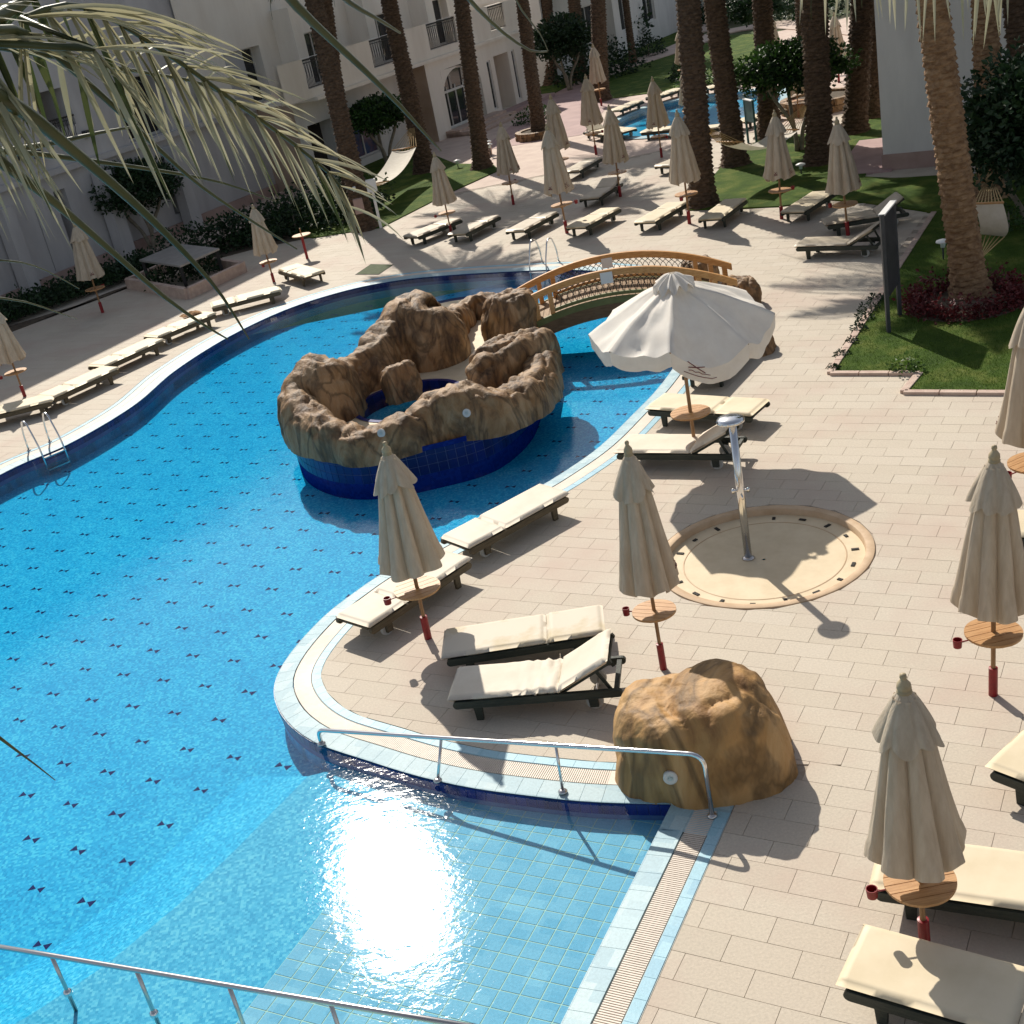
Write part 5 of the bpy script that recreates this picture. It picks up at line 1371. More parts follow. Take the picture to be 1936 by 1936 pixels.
def topiary(px, py, hstem, rx, ry, rz, label, n, m, size=.13, seed=0, stems=3, rot=0):
    b = gp(px, py); t = thing('clipped_tree', label, 'tree', b, rot)
    cc = MB()
    r = random.Random(seed)
    for i in range(stems):
        a = 2 * pi * i / stems + seed; q = [Vector((.10 * cos(a), .10 * sin(a), 0)), Vector((.22 * cos(a + .4), .2 * sin(a + .4), hstem * .45)), Vector((rx * .5 * cos(a), ry * .5 * sin(a), hstem)), Vector((rx * .62 * cos(a), ry * .62 * sin(a), hstem + rz * .8))]
        part('trunk', MB().tube(smooth_curve(q, .15), [.075 - .045 * (k / 40) for k in range(len(smooth_curve(q, .15)))], 8), M_STEM, t, True)
        for s in (-1, 1): cc.tube([q[2], q[2] + Vector((rx * .35 * cos(a + s), ry * .35 * sin(a + s), rz * .8))], [.03, .012], 6)
    part('branches', cc, M_STEM, t, True)
    o = part('crown', leaves(n, crown_fn(rx, ry, rz, .18, seed, .6), size, seed), m, t); o.location = (0, 0, hstem + rz * .85)
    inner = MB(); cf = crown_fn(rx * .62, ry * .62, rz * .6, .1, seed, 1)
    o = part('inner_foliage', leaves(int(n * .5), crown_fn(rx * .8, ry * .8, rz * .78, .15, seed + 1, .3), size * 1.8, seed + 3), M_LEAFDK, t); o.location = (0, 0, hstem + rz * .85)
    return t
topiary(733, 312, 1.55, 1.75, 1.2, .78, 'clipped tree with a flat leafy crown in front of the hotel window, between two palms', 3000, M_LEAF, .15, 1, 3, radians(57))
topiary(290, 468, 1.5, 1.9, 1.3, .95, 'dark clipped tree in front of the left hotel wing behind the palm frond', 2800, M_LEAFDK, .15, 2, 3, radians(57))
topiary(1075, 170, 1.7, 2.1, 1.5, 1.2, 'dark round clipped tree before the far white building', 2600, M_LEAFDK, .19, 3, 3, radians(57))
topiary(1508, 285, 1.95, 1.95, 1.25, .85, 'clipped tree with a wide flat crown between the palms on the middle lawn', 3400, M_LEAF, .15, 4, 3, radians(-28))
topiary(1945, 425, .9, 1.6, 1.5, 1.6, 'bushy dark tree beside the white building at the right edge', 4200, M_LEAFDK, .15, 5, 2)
topiary(1432, 95, 1.6, 1.5, 1.2, .8, 'small tree with a slanting stem on the far lawn', 1200, M_LEAFDK, .2, 6, 1)
def bush(px, py, rx, ry, rz, label, n, m, size=.12, seed=0, cat='shrub', name='shrub', group=None, z=0):
    b = gp(px, py); t = thing(name, label, cat, b, 0, group)
    part('foliage', leaves(n, lambda r, f=crown_fn(rx, ry, rz, .3, seed, .45, True): (lambda q: (Vector((q[0].x, q[0].y, max(.02, q[0].z + rz * .5))), q[1]))(f(r)), size, seed), m, t)
    part('stem', MB().tube([(0, 0, 0), (.03, .02, rz)], [.04, .015], 6), M_STEM, t)
    return t
bush(1205, 60, 3.5, 2.2, 2.0, 'big dark bush left of the far path', 1800, M_LEAFDK, .3, 11)
bush(1250, 42, 3.0, 2.2, 1.6, 'bright green bush at the far path, beside a palm', 1700, M_LEAFLT, .26, 12)
bush(1170, 95, 2.2, 1.6, 2.2, 'tall dark shrub with narrow leaves left of the small pool lawn', 1600, M_LEAFDK, .28, 13)
bush(1130, 150, 2.6, 1.6, 1.4, 'dark shrub under the leaning stem near the pink path', 1500, M_LEAFDK, .22, 14)
bush(1225, 106, 1.1, .9, .8, 'small dark shrub beside the narrow garden path', 700, M_LEAFDK, .16, 15)
bush(1298, 150, .9, .8, .7, 'dark shrub on the grass between a palm trunk and an umbrella', 600, M_LEAFDK, .15, 16)
bush(1330, 165, 1.4, .7, .55, 'low shrub along the lawn edge behind the small pool', 800, M_LEAF, .14, 17)
bush(1390, 30, 5.5, 2.5, 2.6, 'long dark hedge mass behind the far path', 2600, M_LEAFDK, .3, 18)
bush(1480, 22, 4.5, 2.5, 2.6, 'dark bushes at the top between two palm trunks', 2200, M_LEAFDK, .3, 19)
bush(1590, 20, 6, 2.5, 2.4, 'dark bushes at the top behind the distant umbrellas', 2200, M_LEAFDK, .3, 20)
bush(1010, 230, 1.0, .8, .5, 'low plant growing in the stone ring around a palm', 500, M_LEAF, .14, 21)
bush(560, 440, 3.2, 1.0, .9, 'dark shrubs in the bed behind the table stand', 2600, M_LEAFDK, .16, 22)
bush(620, 415, 2.4, 1.2, 1.1, 'dark shrubs left of the forked palm trunk', 2200, M_LEAFDK, .16, 23)
bush(430, 470, 2.6, .9, .8, 'dark shrubs behind the stone table', 2200, M_LEAFDK, .15, 24)
bush(1902, 432, .5, .5, .4, 'small light green plant on the lawn at the right edge', 400, M_LEAF, .1, 25)
bush(1712, 700, .28, .24, .22, 'small leafy weed at the corner of the near lawn', 160, M_LEAFLT, .09, 26)
# clipped hedge in front of the left wing
hg = thing('hedge', 'low dark clipped hedge along the foot of the left hotel wing', 'hedge')
h0, h1 = gp(-40, 640), gp(330, 502)
hd_ = (h1 - h0); hn = Vector((-hd_.y, hd_.x, 0)).normalized()
part('foliage', leaves(9000, lambda r: ((lambda t, a, z: (h0 + hd_ * t + hn * a + Vector((0, 0, z)), Vector((0, 0, 1))))(r.random(), r.uniform(.1, 1.7), abs(r.gauss(0, .22)) + .12)), .14, 31), M_LEAFDK, hg)
# low plants along the lawn edge
for i, (x, y, s_) in enumerate([(1632, 605, .3), (1642, 588, .36), (1622, 625, .24), (1608, 648, .2), (1590, 672, .2), (1655, 570, .3), (1576, 698, .16)]):
    bush(x, y, s_ * .62, s_ * .62, s_ * .4, 'low tuft of plants along the near lawn edge, beside the kerb', 150, M_LEAFDK, .055, 40 + i, 'plant', 'edge_plant', 'tufts along the lawn edge')
# red leaved ring at the foot of the tall palm
PB = gp(1822, 575)
rp = thing('red_plant_ring', 'ring of dark red leafed plants round the foot of the tall right palm', 'plants', PB)
def ringf(r):
    a = r.uniform(0, 2 * pi); d = .95 + r.gauss(0, .13) + .08 * noise.noise(Vector((cos(a) * 2, sin(a) * 2, 0))); z = abs(r.gauss(.12, .16))
    return Vector((d * cos(a), d * sin(a), z)), Vector((cos(a), sin(a), .6))
part('foliage', leaves(3400, ringf, .085, 51), M_REDLEAF, rp)
part('soil', MB().lathe([(1.15, 0), (1.1, .05), (.3, .09)], 40), M_SOIL, rp)
# grass blades on the near lawn
r = random.Random(5); mb = MB(); k = 0
bx = [p for p in LAWN_R[:5]]
while k < 42000:
    p = Vector((r.uniform(5.8, 16), r.uniform(18, 31), .03))
    if r.random() > (18.5 / p.y) ** 2 or not inpoly(p, LAWN_R): k += 0; continue
    h = r.uniform(.02, .05); d = Vector((r.gauss(0, .02), r.gauss(0, .02), h)); s = Vector((r.gauss(0, 1), r.gauss(0, 1), 0)).normalized() * .005
    mb.add([p - s, p + s, p + d], [(0, 1, 2)]); k += 1
stuff(part('grass_blades', mb, M_BLADE, lawn_r))

# ------------------------------------------------------------------ palms
def trunk_mesh(base, top, r0, r1, m, seed, stub=0):
    L = (top - base).length; nz = max(30, int(L / .035)); seg = 26; d = (top - base).normalized()
    a = d.cross(Vector((0, 1, 0))).normalized(); b = d.cross(a); vs = []
    cv = Vector((0, 0, 0))
    for j in range(nz + 1):
        t = j / nz; h = t * L; fl_ = .55 * math.exp(-h / .28) * r0
        for i in range(seg):
            th = 2 * pi * i / seg; k = 8
            ring = h / .17 + th * k / (2 * pi) * 1.0
            row = floor(h / .12); ph = (h / .12) % 1
            sc = abs(((th * k / (2 * pi) + .5 * (row % 2)) % 1) - .5) * 2
            bump = (1 - ph) ** .8 * .24 * (1 - sc ** 1.5) + .05 * noise.noise(Vector((cos(th) * 2, sin(th) * 2, h * 2.2 + seed))) + .045 * noise.noise(Vector((cos(th) * 5, sin(th) * 5, h * 7 + seed)))
            r_ = (r0 + (r1 - r0) * t) * (1 + bump * (1.25)) + fl_
            if stub and t > .9: r_ *= 1 + .28 * (t - .9) / .1 * (1 + .8 * noise.noise(Vector((th * 2.5, h * 9, seed))))
            vs.append(base + d * h + (a * cos(th) + b * sin(th)) * r_ - base)
    mb = MB().add(vs, [(j * seg + i, j * seg + (i + 1) % seg, (j + 1) * seg + (i + 1) % seg, (j + 1) * seg + i) for j in range(nz) for i in range(seg)])
    return fixn(mb.data('trunk', m, False))
def frond(L, droop, seed, npair=34, leaf=.55, width=.035, up0=.6):
    """one palm leaf growing along +x: rachis and two rows of leaflets"""
    r = random.Random(seed); K = 14; pts = []
    p = Vector((0, 0, 0)); an = up0
    for i in range(K + 1):
        pts.append(p.copy()); an2 = an - droop * (i / K) ** 1.2
        p = p + Vector((cos(an2), 0, sin(an2))) * (L / K)
    rs = [.035 * (1 - .85 * i / K) for i in range(K + 1)]
    lf = MB()
    for i in range(npair):
        t = .14 + .85 * i / npair; f = t * K; j = min(int(f), K - 1); q = pts[j].lerp(pts[j + 1], f - j); tan = (pts[j + 1] - pts[j]).normalized()
        ll = leaf * (sin(pi * min(1, t * 1.05 + .12)) ** .6) * r.uniform(.85, 1.1)
        for s in (-1, 1):
            out = (Vector((0, s, 0)) + tan * (.55 + .5 * t) + Vector((0, 0, -.12 + r.gauss(0, .12)))).normalized()
            mid = q + out * ll * .5; tip = q + out * ll + Vector((0, 0, -ll * r.uniform(.25, .6)))
            sv = tan * (width / 2) + Vector((0, 0, width * .35))
            lf.add([q - sv * .5, q + sv * .5, mid + sv, mid - sv, tip], [(0, 1, 2, 3), (3, 2, 4)])
    return pts, rs, lf
_crowns = []
def crown_meshes():
    for v in range(3):
        mb, rc = MB(), MB(); r = random.Random(70 + v)
        for i in range(40):
            az = 2 * pi * i * .381966; e = 1.15 - 1.5 * (i / 40); pts, rs, lf = frond(r.uniform(2.5, 3.1), r.uniform(1.1, 1.5), v * 100 + i, 34, .55, .06, e)
            R3 = Matrix.Rotation(az, 3, 'Z')
            mb.add([R3 @ Vector(q) for q in lf.v], lf.f); n0 = MB().tube(pts, rs, 5); rc.add([R3 @ Vector(q) for q in n0.v], n0.f)
        _crowns.append((mb.data('crown', M_FROND), rc.data('frond_stalks', M_RACHIS, True)))
crown_meshes()
def palm(base_px, top_px, r0, r1, label, extra=2.2, m=None, seed=0, stub=0, crown=True, base_z=0, group='palms round the pools', cs=1.15):
    b = gp(*base_px); tpt = at_y(top_px[0], top_px[1], b.y); d = (tpt - b)
    full = tpt + d.normalized() * extra
    t = thing('palm_tree', label, 'palm', b, 0, group)
    put('trunk', trunk_mesh(b, full, r0, r1, m or M_BARK, seed, stub), t)
    if crown:
        cm, rm = _crowns[seed % 3]
        o = put('crown', cm, t, full - b, seed * 1.3); o.scale = (cs, cs, cs); put('frond_stalks', rm, o)
    return t, b, full
palm((690, 432), (592, 0), .31, .25, 'thick forked palm trunk at the left of the hammock, pale box on its side', 2.4, seed=1, stub=1)
palm((668, 415), (612, 0), .24, .22, 'thinner palm trunk leaning against the forked one on the left', 2.0, seed=2)
palm((803, 325), (733, 0), .36, .26, 'palm beside the hotel window, its stout base right of the hammock', 2.6, seed=3, stub=1)
palm((910, 318), (870, 0), .30, .24, 'palm in front of the arched hotel entrance', 2.6, seed=4, stub=1)
palm((1018, 258), (985, 0), .28, .24, 'palm growing in a round stone planter right of the entrance', 2.6, seed=5)
palm((1326, 388), (1298, 0), .33, .27, 'palm at the corner of the middle lawn behind a closed umbrella', 4.4, seed=6, cs=1.5)
palm((1388, 312), (1347, 0), .33, .27, 'palm holding the left end of the long hammock', 4.2, seed=7, cs=1.45)
palm((1452, 258), (1438, 0), .34, .27, 'palm behind the crown of the clipped tree', 4.2, seed=8, cs=1.3)
palm((1548, 308), (1536, 0), .37, .32, 'thick dark palm right of the clipped tree', 4.2, seed=9, cs=1.4)
palm((1612, 250), (1628, 0), .36, .32, 'palm left of the white building, behind a closed umbrella', 4.2, seed=10, cs=1.4)
palm((1650, 222), (1658, 0), .24, .22, 'slim dark palm trunk close to the corner of the white building', 3.0, seed=11)
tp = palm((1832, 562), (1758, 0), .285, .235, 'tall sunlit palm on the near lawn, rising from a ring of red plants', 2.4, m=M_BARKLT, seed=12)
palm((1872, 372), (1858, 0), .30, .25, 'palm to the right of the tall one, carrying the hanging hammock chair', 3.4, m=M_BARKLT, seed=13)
palm((1960, 330), (1922, 0), .36, .33, 'dark palm trunk at the top right corner', 3.4, seed=14)
palm((1521, 120), (1515, 0), .36, .32, 'distant palm trunk seen above the clipped tree', 4, seed=15)
palm((1135, 190), (1128, 0), .36, .30, 'dark palm trunk beside the far white building', 3, seed=16)
palm((1040, 160), (1030, 0), .34, .3, 'palm trunk in front of the windows of the far building', 3, seed=17)
palm((1096, 150), (1083, 0), .34, .3, 'palm trunk between the far building and the dark clipped tree', 3, seed=18)
palm((1195, 120), (1180, 0), .20, .16, 'slim leaning palm stem among the far bushes', 3, seed=19)
# stone planters
def planter(px, py, R, h, label, seed):
    t = thing('stone_planter', label, 'planter', gp(px, py)); r = random.Random(seed); n = int(2 * pi * R / .34)
    for lv in range(2):
        for i in range(n):
            a0, a1 = 2 * pi * (i + .5 * lv + .03) / n, 2 * pi * (i + .5 * lv + .97) / n; k = 3; po = []
            ro = R + r.uniform(-.02, .03)
            po = [(ro * cos(a0 + (a1 - a0) * q / k), ro * sin(a0 + (a1 - a0) * q / k)) for q in range(k + 1)] + [((R - .25) * cos(a1 - (a1 - a0) * q / k), (R - .25) * sin(a1 - (a1 - a0) * q / k)) for q in range(k + 1)]
            part('stone', MB().prism(po, lv * h / 2 + .004, (lv + 1) * h / 2 - r.uniform(.004, .02)), M_ROCK, t)
    part('soil', MB().lathe([(R - .2, 0), (R - .2, h * .8), (.05, h * .85)], 24), M_SOIL, t)
planter(1018, 258, 1.05, .34, 'round stone planter at the foot of the palm right of the entrance', 1)
planter(1548, 205, 1.5, .5, 'round stone planter on the deck behind the thick dark palm', 2)

# ------------------------------------------------------------------ the near palm whose fronds hang into the view
DN = 3.6
def near_palm(label, crown_c, seed):
    t = thing('palm_tree', label, 'palm', (crown_c.x, crown_c.y, 0))
    put('trunk', trunk_mesh(Vector((crown_c.x, crown_c.y, 0)), crown_c, .3, .24, M_BARK, seed), t); return t
cL = Vector((-4.2, 3.2, 9.2))
npm = near_palm('near date palm whose long fronds hang across the top left of the view', cL, 31)
OL = Vector((cL.x, cL.y, 0))
def fpath(px, dist0, dist1):
    n = max(2, len(px)); return [infront(x, y, dist0 + (dist1 - dist0) * i / (n - 1)) - OL for i, (x, y) in enumerate(px)]
def near_frond(px, d0, d1, r0, r1, root, m=M_RACHIS, from_crown=True, label=None):
    pts = fpath(px, d0, d1)
    if from_crown: pts = [Vector((0, 0, cL.z))] + pts
    c = smooth_curve3(pts, .05); rs = [r0 + (r1 - r0) * i / (len(c) - 1) for i in range(len(c))]
    o = part('frond', MB().tube(c, rs, 8), m, root, True, label); return o, c
def smooth_curve3(pts, step):
    pts = [Vector(p) for p in pts]; out = []; n = len(pts)
    for i in range(n - 1):
        p0, p1, p2, p3 = pts[max(i - 1, 0)], pts[i], pts[i + 1], pts[min(i + 2, n - 1)]; k = max(2, int((p2 - p1).length / step))
        for j in range(k):
            t = j / k; out.append(.5 * ((2 * p1) + (p2 - p0) * t + (2 * p0 - 5 * p1 + 4 * p2 - p3) * t * t + (3 * p1 - p0 - 3 * p2 + p3) * t ** 3))
    return out + [pts[-1]]
def leaflet(parent, p, d, L, W, m, sag, twist, name='leaflet', side=Vector((0, 1, 0)), acc=None):
    """one narrow folded leaflet that droops towards its tip"""
    d = d.normalized(); k = 6; L_, R_, C_ = [], [], []
    s = d.cross(Vector((0, 0, 1)))
    if s.length < .1: s = d.cross(side)
    s = (Matrix.Rotation(twist, 3, d) @ s.normalized())
    q = p.copy()
    for i in range(k + 1):
        t = i / k; wd = W * (sin(pi * min(1, .16 + .84 * t)) ** .7 if t < 1 else 0.02) * (1 - .35 * t)
        nrm = s.cross(d)
        C_.append(q - nrm * wd * .28); L_.append(q - s * wd / 2); R_.append(q + s * wd / 2)
        d = (d + Vector((0, 0, -sag / k)) * (.4 + t)).normalized(); q = q + d * (L / k)
    n = k + 1; mb = MB().add(L_ + C_ + R_, [(i, i + 1, n + i + 1, n + i) for i in range(k)] + [(n + i, n + i + 1, 2 * n + i + 1, 2 * n + i) for i in range(k)])
    if acc is not None: acc.add(mb.v, mb.f); return
    return part(name, mb, m, parent, True)
rl = random.Random(9)
def leaf_rows(fr_, c, i0, i1, n, Lf, W, specs, m, join=False):
    acc = MB() if join else None
    for k in range(n):
        f = i0 + (i1 - i0) * (k + rl.uniform(-.25, .25)) / n; i = int(max(1, min(len(c) - 2, f * (len(c) - 1)))); tan = (c[i + 1] - c[i - 1]).normalized(); t = k / n
        for dirfn, lk, sg in specs:
            d = dirfn(tan, t); L = Lf * lk * (1 - .55 * max(0, t - .55) / .45) * rl.uniform(.8, 1.12)
            leaflet(fr_, c[i], d, L, W * rl.uniform(.75, 1.15), rl.choice(m), sg * rl.uniform(.6, 1.3), rl.uniform(-.9, .9), acc=acc)
    if join: stuff(part('leaflet_row', acc, m[0], fr_, True))
# directions in the picture turned into directions in space
def pdir(dx, dy, away=0.0): return (RT * dx - UP * dy + FW * away).normalized()
ms = [M_FRONDY, M_FRONDY, M_FRONDY, M_FROND]
# main frond
f1, c1 = near_frond([(-60, 80), (40, 35), (125, 10), (190, 24), (262, 66), (350, 125), (440, 190), (520, 246), (590, 300), (640, 350), (662, 420)], 3.1, 3.7, .026, .004, npm)
leaf_rows(f1, c1, .50, .99, 135, .45, .0145, [(lambda tan, t: pdir(.04 + .28 * t, 1, rl.uniform(-.25, .3)) + tan * .35, 1.0, .55)], ms)
leaf_rows(f1, c1, .42, .995, 150, .49, .015, [(lambda tan, t: pdir(.62 + .3 * t, -.66 + .75 * t, rl.uniform(-.1, .6)) + tan * .1, .8, .85)], [M_FRONDY], True)
leaf_rows(f1, c1, .50, .99, 130, .42, .0145, [(lambda tan, t: pdir(.1 + .35 * t, 1, rl.uniform(-.1, .5)) + tan * .5, .9, .3)], [M_FRONDY], True)
leaf_rows(f1, c1, .30, .56, 14, .34, .017, [(lambda tan, t: pdir(-.75, .55, rl.uniform(-.1, .3)), .8, .12), (lambda tan, t: pdir(.75, -.6, rl.uniform(0, .5)), .9, .9)], ms)
# second, paler frond behind it
f2, c2 = near_frond([(-60, 80), (20, 92), (110, 108), (200, 124), (290, 140), (380, 158), (470, 205)], 3.4, 4.0, .019, .004, npm, M_RACHIS)
leaf_rows(f2, c2, .45, .99, 34, .36, .016, [(lambda tan, t: pdir(.14 + .1 * t, 1, rl.uniform(-.2, .3)), .85, .4), (lambda tan, t: pdir(.55, -.75, rl.uniform(-.1, .5)), .8, 1.2)], ms)
leaf_rows(f2, c2, .24, .45, 9, .38, .026, [(lambda tan, t: pdir(-.75, .62, rl.uniform(-.1, .3)), .8, .2), (lambda tan, t: pdir(.72, -.62, rl.uniform(0, .4)), 1, .5)], ms)
# bare stalks and long tips crossing the view
for px, d0, d1, r0, r1 in [
    ([(-30, 62), (25, 55), (75, 80), (140, 134), (220, 206), (300, 282), (380, 352), (480, 420), (560, 470)], 3.0, 3.6, .011, .002),
    ([(-40, 165), (20, 195), (70, 228), (130, 278), (210, 345), (290, 418), (370, 500), (420, 560), (470, 640)], 3.0, 3.5, .021, .002),
    ([(-40, 275), (20, 320), (90, 372), (160, 430), (240, 500), (310, 560), (380, 610), (430, 640)], 3.0, 3.4, .014, .002),
    ([(-40, 288), (30, 282), (110, 268), (190, 250), (260, 238)], 3.2, 3.6, .010, .003),
    ([(-40, 285), (60, 290), (180, 305), (300, 322), (420, 345), (520, 380)], 3.2, 3.7, .009, .002),
    ([(500, -60), (560, 12), (620, 70), (690, 135), (755, 200), (800, 250), (832, 285)], 3.0, 3.5, .013, .002),
    ([(600, -50), (660, 5), (720, 40), (755, 62)], 3.2, 3.6, .009, .003),
    ([(860, -30), (900, 15), (950, 62), (1000, 95), (1032, 97)], 3.0, 3.4, .006, .002),
    ([(960, -30), (985, 20), (1018, 62), (1034, 96)], 3.0, 3.4, .003, .001),
    ([(-20, 490), (40, 495), (90, 512), (150, 545)], 3.0, 3.3, .003, .001), ([(-20, 560), (50, 570), (110, 590), (145, 602)], 3.0, 3.3, .003, .001), ([(-10, 1385), (30, 1415), (70, 1445), (104, 1472)], 3.0, 3.2, .004, .001)]:
    fo_, co_ = near_frond(px, d0, d1, r0, r1, npm, from_crown=False)
# darker leaves at the top left corner
f3, c3_ = near_frond([(-60, 40), (0, 30), (60, -10), (120, -50)], 3.3, 3.6, .02, .01, npm, from_crown=False)
leaf_rows(f3, c3_, .1, .95, 9, .4, .026, [(lambda tan, t: pdir(-.8, .55, .2), 1, .3), (lambda tan, t: pdir(.3, .8, .2), .6, .3)], [M_FROND])
# a second near palm, its leaflets hanging in at the top right
cR = Vector((5.4, 5.2, 11.4)); OLs = OL
npr = near_palm('near palm whose pale leaflets hang in blurred at the top right', cR, 33)
OL = Vector((cR.x, cR.y, 0)); cL = cR
for px, dd, a_ in (([(2000, -280), (1900, -210), (1760, -165), (1600, -150), (1480, -150), (1370, -150)], 3.4, 0), ([(2060, -290), (2000, -190), (1930, -130), (1850, -100), (1780, -90)], 3.8, 1)):
    near_frond(px[:1], dd, dd, .02, .018, npr) if False else None
    f4, c4_ = near_frond(px, dd, dd + .3, .018, .004, npr, from_crown=False)
    part('frond_stalk', MB().tube([Vector((0, 0, cL.z)), c4_[0]], [.03, .018], 8), M_RACHIS, npr, True)
    leaf_rows(f4, c4_, .10, .99, 30 if not a_ else 18, .34, .014, [(lambda tan, t: pdir(rl.uniform(-.12, .18), 1, rl.uniform(-.2, .2)), .95, .25)], [M_FRONDY])

# ------------------------------------------------------------------ signs, hammocks, small things
def two_post_sign(b0, b1, ht, z0, z1, label, m, th=.04, pw=.07):
    t = thing('sign_board', label, 'sign', b0); d = b1 - b0
    for o in (Vector(), d): part('post', MB().box((o.x, o.y, ht / 2), (pw, pw, ht)), m, t)
    part('board', MB().bar(Vector((0, 0, (z0 + z1) / 2)), d + Vector((0, 0, (z0 + z1) / 2)), th, z1 - z0), m, t)
    part('top_ledge', MB().bar(Vector((0, 0, z1 + .02)), d + Vector((0, 0, z1 + .02)), .12, .03), M_WHITE, t)
    return t
s0, s1 = gp(1677, 630), gp(1698, 597)
hs_ = solve_z(s0, 405)
two_post_sign(s0, s1, hs_, hs_ * .30, hs_ - .03, 'tall dark grey two post sign board seen edge on, at the near lawn edge', M_SIGNDK)
s0, s1 = gp(1412, 270), gp(1428, 275)
hs_ = solve_z(s0, 185); two_post_sign(s0, s1, hs_, hs_ * .5, hs_ - .05, 'blue green two post sign board beside the small pool', M_SIGNGR)
t = thing('sign_post', 'thin dark blue post in front of the white building, right of the tall palm', 'post', gp(1812, 305)); hz_ = solve_z(t.location, 190)
part('post', MB().box((0, 0, hz_ / 2), (.13, .13, hz_)), M_SIGNGR, t); part('cap', MB().box((0, 0, hz_ + .02), (.17, .17, .04)), M_SIGNDK, t)
t = thing('box_post', 'white post with a small white box, beside the forked palm', 'post', gp(719, 430)); hz_ = solve_z(t.location, 338)
part('post', MB().box((0, 0, hz_ / 2 - .2), (.09, .09, hz_ - .4)), M_WHITE, t); part('box', MB().box((0, 0, hz_ - .22), (.34, .2, .42)), M_WHITE, t, bevel=.02)
def hammock(p0, p1, sag, w_, label, spread=True):
    t = thing('hammock', label, 'hammock', (0, 0, 0)); d = p1 - p0
    def hp(s, v): 
        p = p0 + d * s - Vector((0, 0, sag * 4 * s * (1 - s))); n = Vector((-d.y, d.x, 0)).normalized(); return p + n * (v * w_ / 2) + Vector((0, 0, .10 * v * v))
    mb = MB(); mb.grid(lambda i, j: hp(.24 + .52 * i / 16, j / 6 * 2 - 1), 17, 7); part('cloth', mb, M_HAMMOCK, t, True)
    rp_ = MB()
    for j in range(9):
        v = j / 4 - 1
        rp_.tube([p0, hp(.24, v)], .011, 4); rp_.tube([hp(.76, v), p1], .011, 4)
    part('ropes', rp_, M_ROPE, t)
    for s in (.24, .76): part('spreader_bar', MB().tube([hp(s, -1.05), hp(s, 1.05)], .022, 8), M_TEAK, t, True)
hammock(gp(690, 430) + Vector((0, 0, 1.35)), gp(800, 325) + Vector((0, 0, 2.0)), .75, 1.0, 'white hammock slung between two palms in front of the hotel, in the shade')
hammock(gp(1330, 384) + Vector((.1, 0, 2.3)), gp(1548, 306) + Vector((-.2, 0, 1.9)), 1.1, 1.0, 'long rope hammock slung between palms across the middle lawn')
# hanging hammock at the right palm
ha = gp(1872, 372); hz0 = solve_z(ha, 318)
pa = ha + Vector((-.2, -.35, hz0))
hc = thing('hanging_hammock', 'cream hammock hanging from ropes on the right palm beside the tall one', 'hammock', (pa.x, pa.y, 0))
e0, e1 = gp(1838, 384, 1.55), gp(1892, 382, 1.55); l0, l1 = gp(1840, 440, .70), gp(1892, 445, .70)
q = lambda v: v - Vector((pa.x, pa.y, 0))
mb = MB()
def HP(i, j):
    u, s = i / 12, j / 12
    a = e0.lerp(e1, u); b = l0.lerp(l1, u); p = a.lerp(b, s); p.z -= .10 * sin(pi * s); return q(p + (b - a).normalized() * 0 + Vector((0, -.25 * sin(pi * s * .9), 0)))
mb.grid(HP, 13, 13); part('cloth', mb, M_HAMMOCK, hc, True)
rp_ = MB()
for i in range(9): rp_.tube([Vector((0, 0, hz0)), HP(12 * i / 8, 0)], .012, 5)
tail = q(tp[1] + Vector((.12, -.1, .75)))
for i in range(7): rp_.tube([HP(12 * i / 6, 12), tail], .012, 5)
part('ropes', rp_, M_ROPE, hc)
part('spreader_bar', MB().tube([HP(-.4, 0), HP(12.4, 0)], .025, 8), M_TEAK, hc, True)
# garden lamps
def lamp(px, py, h, label):
    t = thing('garden_lamp', label, 'lamp', gp(px, py), 0, 'small white garden lamps'); part('stem', MB().tube([(0, 0, 0), (0, 0, h)], .02, 8), M_SIGNDK, t)
    part('shade', MB().lathe([(.02, h + .07), (.14, h + .03), (.15, h), (.13, h - .01)], 18), M_WHITE, t, True); part('glass', MB().lathe([(.05, h - .12), (.06, h - .005)], 12), M_LAMPDISC, t, True)
lamp(1780, 492, .42, 'small white mushroom lamp left of the tall palm trunk')
lamp(1836, 370, .6, 'small white lamp between the two right palms')
lamp(927, 296, .5, 'white lamp beside the entrance palm')
lamp(1512, 330, .3, 'small lamp on the middle lawn near the thick palm')
lamp(865, 318, .3, 'small lamp in the grass left of the entrance palm')
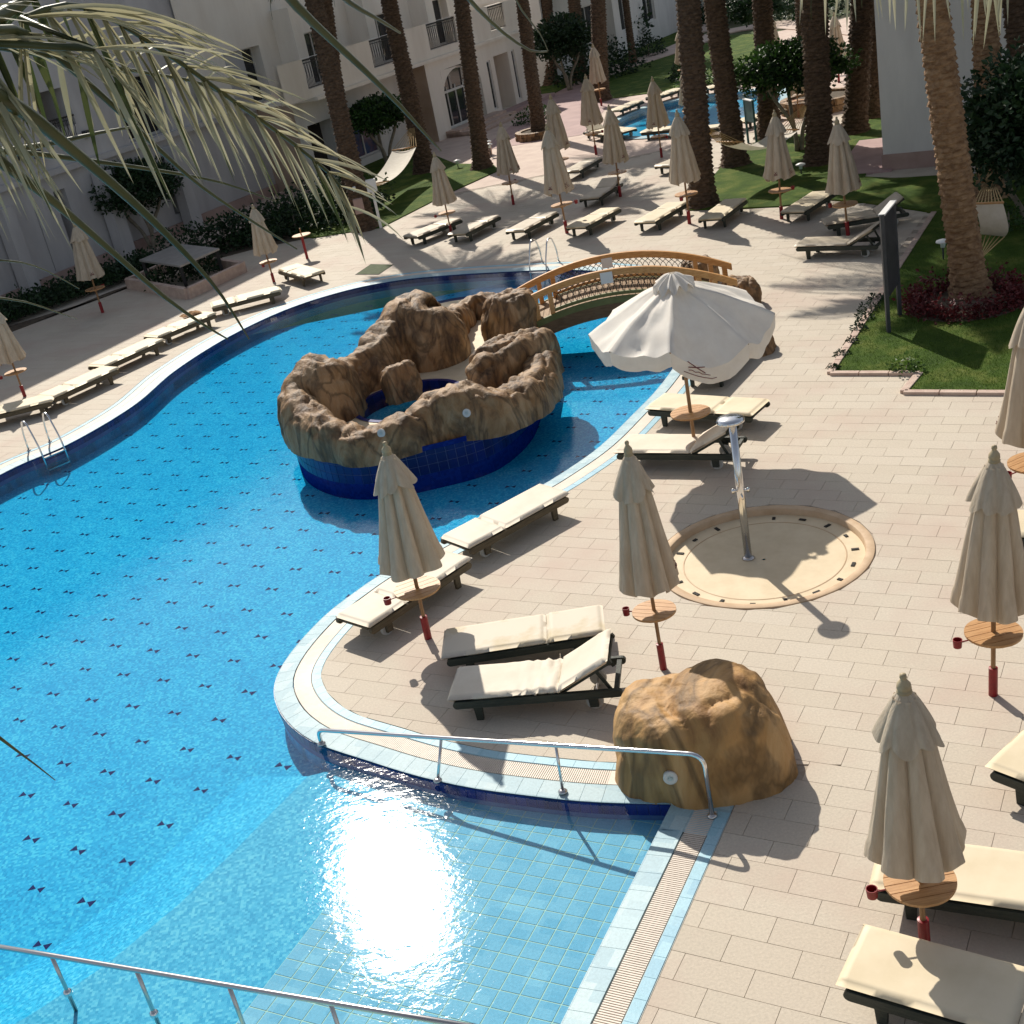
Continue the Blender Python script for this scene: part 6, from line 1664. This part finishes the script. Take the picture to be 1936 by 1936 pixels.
# stone table and its low kerb
st0 = gp(355, 520)
sT = thing('stone_table', 'grey stone counter on a dark frame inside a stone kerb, on the left deck', 'table', (0, 0, 0))
a, b, c_ = gp(263, 492, .85), gp(340, 503, .85), gp(414, 470, .85); d_ = a + c_ - b
cen = (a + c_) / 2
part('table_top', MB().prism([a, b, c_, d_], .82, .88, True), M_MARBLE, sT)
for p in (a, b, c_, d_): pp = p.lerp(cen, .08); part('leg', MB().box((pp.x, pp.y, .41), (.10, .10, .82)), M_IRON, sT)
k0 = [cen + (p - cen) * 1.45 for p in (a, b, c_, d_)]
for i in range(4):
    p, q_ = k0[i - 1], k0[i]; p = Vector((p.x, p.y, .17)); q_ = Vector((q_.x, q_.y, .17)); part('kerb', MB().bar(p, q_, .18, .34), M_KERB, sT)
pp = [p.lerp(cen, .25) for p in (a, b, c_, d_)]; part('dark_plants', leaves(900, lambda r: (cen + Vector((r.uniform(-1.2, 1.2), r.uniform(-.9, .9), r.uniform(.05, .6) - .85)) , Vector((0, 0, 1))), .13, 61), M_LEAFDK, sT)
# hatch in the paving
hq = [gp(*p) for p in ((672, 518), (700, 499), (741, 500), (714, 518))]
t = thing('floor_hatch', 'dark green square hatch set in the paving behind the pool', 'hatch'); part('cover', MB().prism(hq, 0.0, .012), mat('green_mat', (.05, .07, .03), (.08, .10, .045), 8, .9), t)
part('frame', MB().prism([p.lerp(sum(hq, Vector()) / 4, -.06) for p in hq], -.005, .006), M_GUTTER, t)
# things around the entrance
t = thing('bin', 'pale bucket with white bag behind the entrance palm', 'bin', gp(922, 292)); part('bucket', MB().lathe([(.16, 0), (.2, .5), (.17, .5), (.16, .3)], 18), M_KERB, t, True); part('lid', MB().lathe([(.21, .5), (.2, .56), (.05, .58)], 18), M_WHITE, t, True)
t = thing('trunk_box', 'pale box strapped to the forked palm trunk', 'box', gp(690, 437) + Vector((0, -.38, .75))); part('body', MB().box((0, 0, .2), (.32, .16, .5)), M_PLINTH, t, bevel=.02); part('lamp_head', MB().box((-.02, 0, .78), (.1, .1, .16)), M_WHITE, t, bevel=.02)
